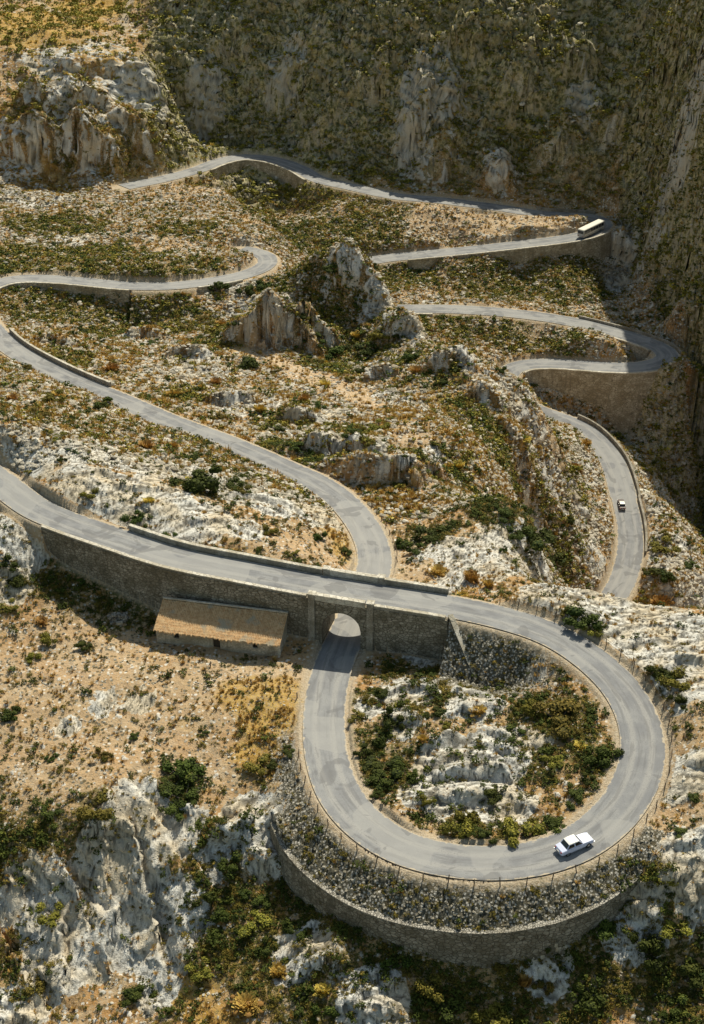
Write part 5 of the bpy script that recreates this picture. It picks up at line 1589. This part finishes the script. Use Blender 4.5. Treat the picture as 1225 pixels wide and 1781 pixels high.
def scatter(name, label_kind, X, Y, size, tmpl, mat, sink=.05, tone_add=None, squash=1.0):
    """many small copies of the given templates (V, tone) merged into one object that nobody could count"""
    n_ = len(X); Z = look(X, Y, GZ); r_ = np.random.default_rng(len(X) + 5)
    VV, TT = [], []
    which = r_.integers(0, len(tmpl), n_)
    for t_, (tv, tt) in enumerate(tmpl):
        s_ = np.nonzero(which == t_)[0]
        if len(s_) == 0: continue
        an = r_.uniform(0, 6.283, len(s_)); ca, sa = np.cos(an)[:, None], np.sin(an)[:, None]
        sz = size[s_][:, None]
        vx = (tv[:, 0] * ca - tv[:, 1] * sa) * sz + X[s_][:, None]; vy = (tv[:, 0] * sa + tv[:, 1] * ca) * sz + Y[s_][:, None]
        vz = tv[:, 2][None] * sz * squash * r_.uniform(.75, 1.2, len(s_))[:, None] + Z[s_][:, None] - sink * sz
        VV.append(np.stack([vx, vy, vz], -1).reshape(-1, 3))
        TT.append(np.clip(tt[None] + r_.uniform(-.2, .25, len(s_))[:, None], 0, 1).ravel())
    return np.vstack(VV), np.concatenate(TT)


def in_view(X, Y, m=170):
    Z = look(X, Y, GZ) - CAM_H; dep = Y * CP - Z * SP; uu = CX + F_PX * X / dep; vv = CY - F_PX * (Y * SP + Z * CP) / dep
    return (uu > -m) & (uu < 1225 + m) & (vv > -m) & (vv < 1781 + m * 2)


def field_points(n_, rmin, rmax, fields, amax=21, pw=1.0):
    r_ = np.exp(prng.uniform(math.log(rmin), math.log(rmax), n_)) if pw == 0 else np.sqrt(prng.uniform(rmin ** 2, rmax ** 2, n_))
    a_ = np.radians(prng.uniform(-amax, amax, n_)); X, Y = r_ * np.sin(a_), r_ * np.cos(a_)
    ok = (prng.random(n_) < look(X, Y, fields)) & free(X, Y) & in_view(X, Y)
    return X[ok], Y[ok]


clus = sstep(-.15, .35, fbm(GX / 3.2, GY / 3.2, 3, 201))
clus2 = sstep(-.15, .4, fbm(GX / 4.2, GY / 4.2, 3, 231))
plateau = sstep(-60, -70, GX) * sstep(462, 475, RG)
t_green = [leaf_cloud(500 + j, 34, .30, up=.4)[:2] for j in range(7)]
t_near = [leaf_cloud(560 + j, 90, .19, up=.4)[:2] for j in range(6)]
t_gold = [blades(600 + j, 26) for j in range(6)]
low = (1 - .72 * rock) * (1 - .6 * np.clip(dirtP, 0, 1)) * (1 - .8 * rub) * (1 - .85 * np.clip(dirtP, 0, 1) * MID) * (.25 + .75 * clus + .2 * MID)
steep = 1 + np.minimum(slope, 2.0) * .9
f_green = np.clip(.16 + green * .75, 0, 1) * low * steep
f_gold = np.clip(.22 + gold * .8, 0, 1) * (1 - .6 * green) * (1 - .6 * rock) * (1 - (.4 + .45 * MID) * np.clip(dirtP, 0, 1)) * (1 - .8 * rub) * (.25 + .75 * clus2) * (1 - .5 * MT) * steep
for nm, f, n_, r0, r1, s0, s1, tm, mt in (
        ("small_bushes", np.clip(f_green * .6 + .10 * patch([(820, 1310, 17)]), 0, 1) * (1 - .5 * rub), 42000, 95, 240, .4, .9, t_near, 'leaf_dark'),
        ("low_scrub", f_green, 120000, 95, 215, .14, .5, t_near, 'leaf_olive'),
        ("low_scrub", f_green * .34, 110000, 200, 440, .3, .95, t_green, 'leaf_dark'),
        ("low_scrub", np.clip(np.maximum(np.maximum(MT, gorge), .55 * plateau) * .6 * (1 - .7 * rock) * (.2 + .8 * clus), 0, 1), 110000, 330, 640, .6, 1.6, t_green, 'leaf_olive'),
        ("low_scrub", f_green * .42, 190000, 200, 470, .3, .9, t_green, 'leaf_olive'),
        ("dry_grass", f_gold, 100000, 95, 230, .16, .55, t_gold, 'leaf_gold'),
        ("dry_grass", np.clip(f_gold * 1.25 + .08, 0, 1), 230000, 205, 470, .3, .9, t_gold, 'leaf_gold'),
        ("dry_grass", np.clip(np.maximum(np.maximum(MT, butP), plateau) * .6 * clus2, 0, 1), 50000, 330, 640, .6, 1.1, t_gold, 'leaf_gold')):
    X, Y = field_points(n_, r0, r1, f)
    V_, T_ = scatter(nm, nm, X, Y, s0 + (s1 - s0) * prng.random(len(X)) ** 2, tm, mt)
    o = put(nm, quads_mesh(nm, V_, T_), MAT[mt]); tag(o, kind='stuff')
    print(nm, len(X), len(V_))

# loose stones
def stone_tmpl(seed):
    bm = bmesh.new(); bmesh.ops.create_icosphere(bm, subdivisions=1, radius=1)
    r_ = np.random.default_rng(seed); V_ = np.array([v.co[:] for v in bm.verts])
    for _ in range(5):
        nn = r_.normal(size=3); nn /= np.linalg.norm(nn); ov_ = V_ @ nn - r_.uniform(.4, .75); V_ = V_ - np.where(ov_ > 0, ov_, 0)[:, None] * nn
    V_[:, 2] *= .65; V_ *= r_.uniform(.7, 1.2, 3)
    F_ = np.array([[v.index for v in f.verts] for f in bm.faces]); bm.free(); return V_, F_


st = [stone_tmpl(900 + j) for j in range(6)]
f_st = clear * (.12 + .9 * sstep(.05, .5, fbm(GX / 2.4, GY / 2.4, 3, 301)) * (1 - .5 * green) + .8 * rub) * (1 - .3 * np.clip(dirtP, 0, 1))
MAT['stone'] = make_stone_mat('loose stone', (.40, .36, .29), (.76, .71, .61), (.50, .46, .38), .9, .01)
MAT['rubble'] = make_stone_mat('dark rubble', (.20, .18, .135), (.50, .46, .375), (.26, .23, .18), 1.4, .01)
mid_f = np.clip(.55 * f_st + .30, 0, 1) * clear * (1 - .55 * green) * (1 - .6 * MT) * steep * (1 - .85 * np.clip(dirtP, 0, 1))
for nm, mt, sets in (("loose_stones", 'stone', ((140000, 95, 215, .05, .28, f_st * (1 - rub)), (330000, 200, 450, .14, .8, mid_f), (40000, 420, 560, .3, 1.3, .5 * MT * (1 - .5 * green)))), ("bank_rubble", 'rubble', ((60000, 105, 175, .06, .26, rub),))):
    VV, FF, nv = [], [], 0
    for n_, r0, r1, s0, s1, ff in sets:
        X, Y = field_points(n_, r0, r1, np.clip(ff, 0, 1))
        Z = look(X, Y, GZ); sz = s0 + (s1 - s0) * prng.random(len(X)) ** 3
        wh = prng.integers(0, 6, len(X))
        for t_, (tv, tf) in enumerate(st):
            s_ = np.nonzero(wh == t_)[0]; an = prng.uniform(0, 6.283, len(s_)); ca, sa = np.cos(an)[:, None], np.sin(an)[:, None]
            q = sz[s_][:, None]
            P = np.stack([(tv[:, 0] * ca - tv[:, 1] * sa) * q + X[s_][:, None], (tv[:, 0] * sa + tv[:, 1] * ca) * q + Y[s_][:, None], tv[:, 2][None] * q + Z[s_][:, None] + .1 * q], -1)
            VV.append(P.reshape(-1, 3)); FF.append((tf[None] + (np.arange(len(s_)) * len(tv))[:, None, None] + nv).reshape(-1, 3)); nv += P.shape[0] * P.shape[1]
    me = bpy.data.meshes.new(nm); raw_mesh(me, np.vstack(VV), np.vstack(FF), False)
    tag(put(nm, me, MAT[mt]), kind='stuff')
print('stones', nv)

# boulders that stand out
BO = [(287, 768, 34, "flat pale boulder just above the road between the slabs"), (760, 1005, 20, "small pale boulder behind the far parapet"), (1120, 858, 46, "rounded striped boulder beside the far parapet"), (590, 1160, 0, "")]
bsrc = [lump(40 + j, 4) for j in range(6)]
for j, (u, v, wpx, lab) in enumerate(BO):
    if not wpx: continue
    p = hits([(u, v)], GZ)[0]; rad = wpx * math.dist(p, (0, 0, CAM_H)) / F_PX / 2
    o = put("boulder", bsrc[j % 6], MAT['boulder'], None, (p[0], p[1], p[2] - .05 * rad)); tag(o, lab, "boulder")
    o.scale = (rad, rad * .8, rad * .38); o.rotation_euler = (0, 0, j * 1.3)

# ---------------------------------------------------------------- daylight
world = bpy.data.worlds.new("World"); scene.world = world; world.use_nodes = True
nt = world.node_tree
sky = nt.nodes.new('ShaderNodeTexSky'); sky.sky_type = 'NISHITA'; sky.sun_disc = False
SUN_EL, SUN_AZ = R(51.5), R(20)          # azimuth from straight ahead (+y) towards the right (+x)
sky.sun_elevation = SUN_EL; sky.sun_rotation = SUN_AZ
warm = nt.nodes.new('ShaderNodeMix'); warm.data_type = 'RGBA'; warm.blend_type = 'MULTIPLY'; warm.inputs[0].default_value = 1
warm.inputs[7].default_value = (1.0, .93, .70, 1)      # the hazy, warm daylight of the old colour print
nt.links.new(sky.outputs[0], warm.inputs[6]); nt.links.new(warm.outputs[2], nt.nodes['Background'].inputs[0]); nt.nodes['Background'].inputs[1].default_value = .12
sun = bpy.data.lights.new("sun", 'SUN'); sun.energy = 5.0; sun.angle = R(.5); sun.color = (1, .93, .745)
so = bpy.data.objects.new("sun", sun); COL.objects.link(so)
so.location = (0, 0, 300)
so.rotation_euler = Vector((math.sin(SUN_AZ) * math.cos(SUN_EL), math.cos(SUN_AZ) * math.cos(SUN_EL), math.sin(SUN_EL))).to_track_quat('Z', 'Y').to_euler()
scene.view_settings.view_transform = 'Standard'
scene.view_settings.look = 'None'
scene.view_settings.exposure = 0
scene.view_settings.gamma = 1
scene.cycles.max_bounces = 4
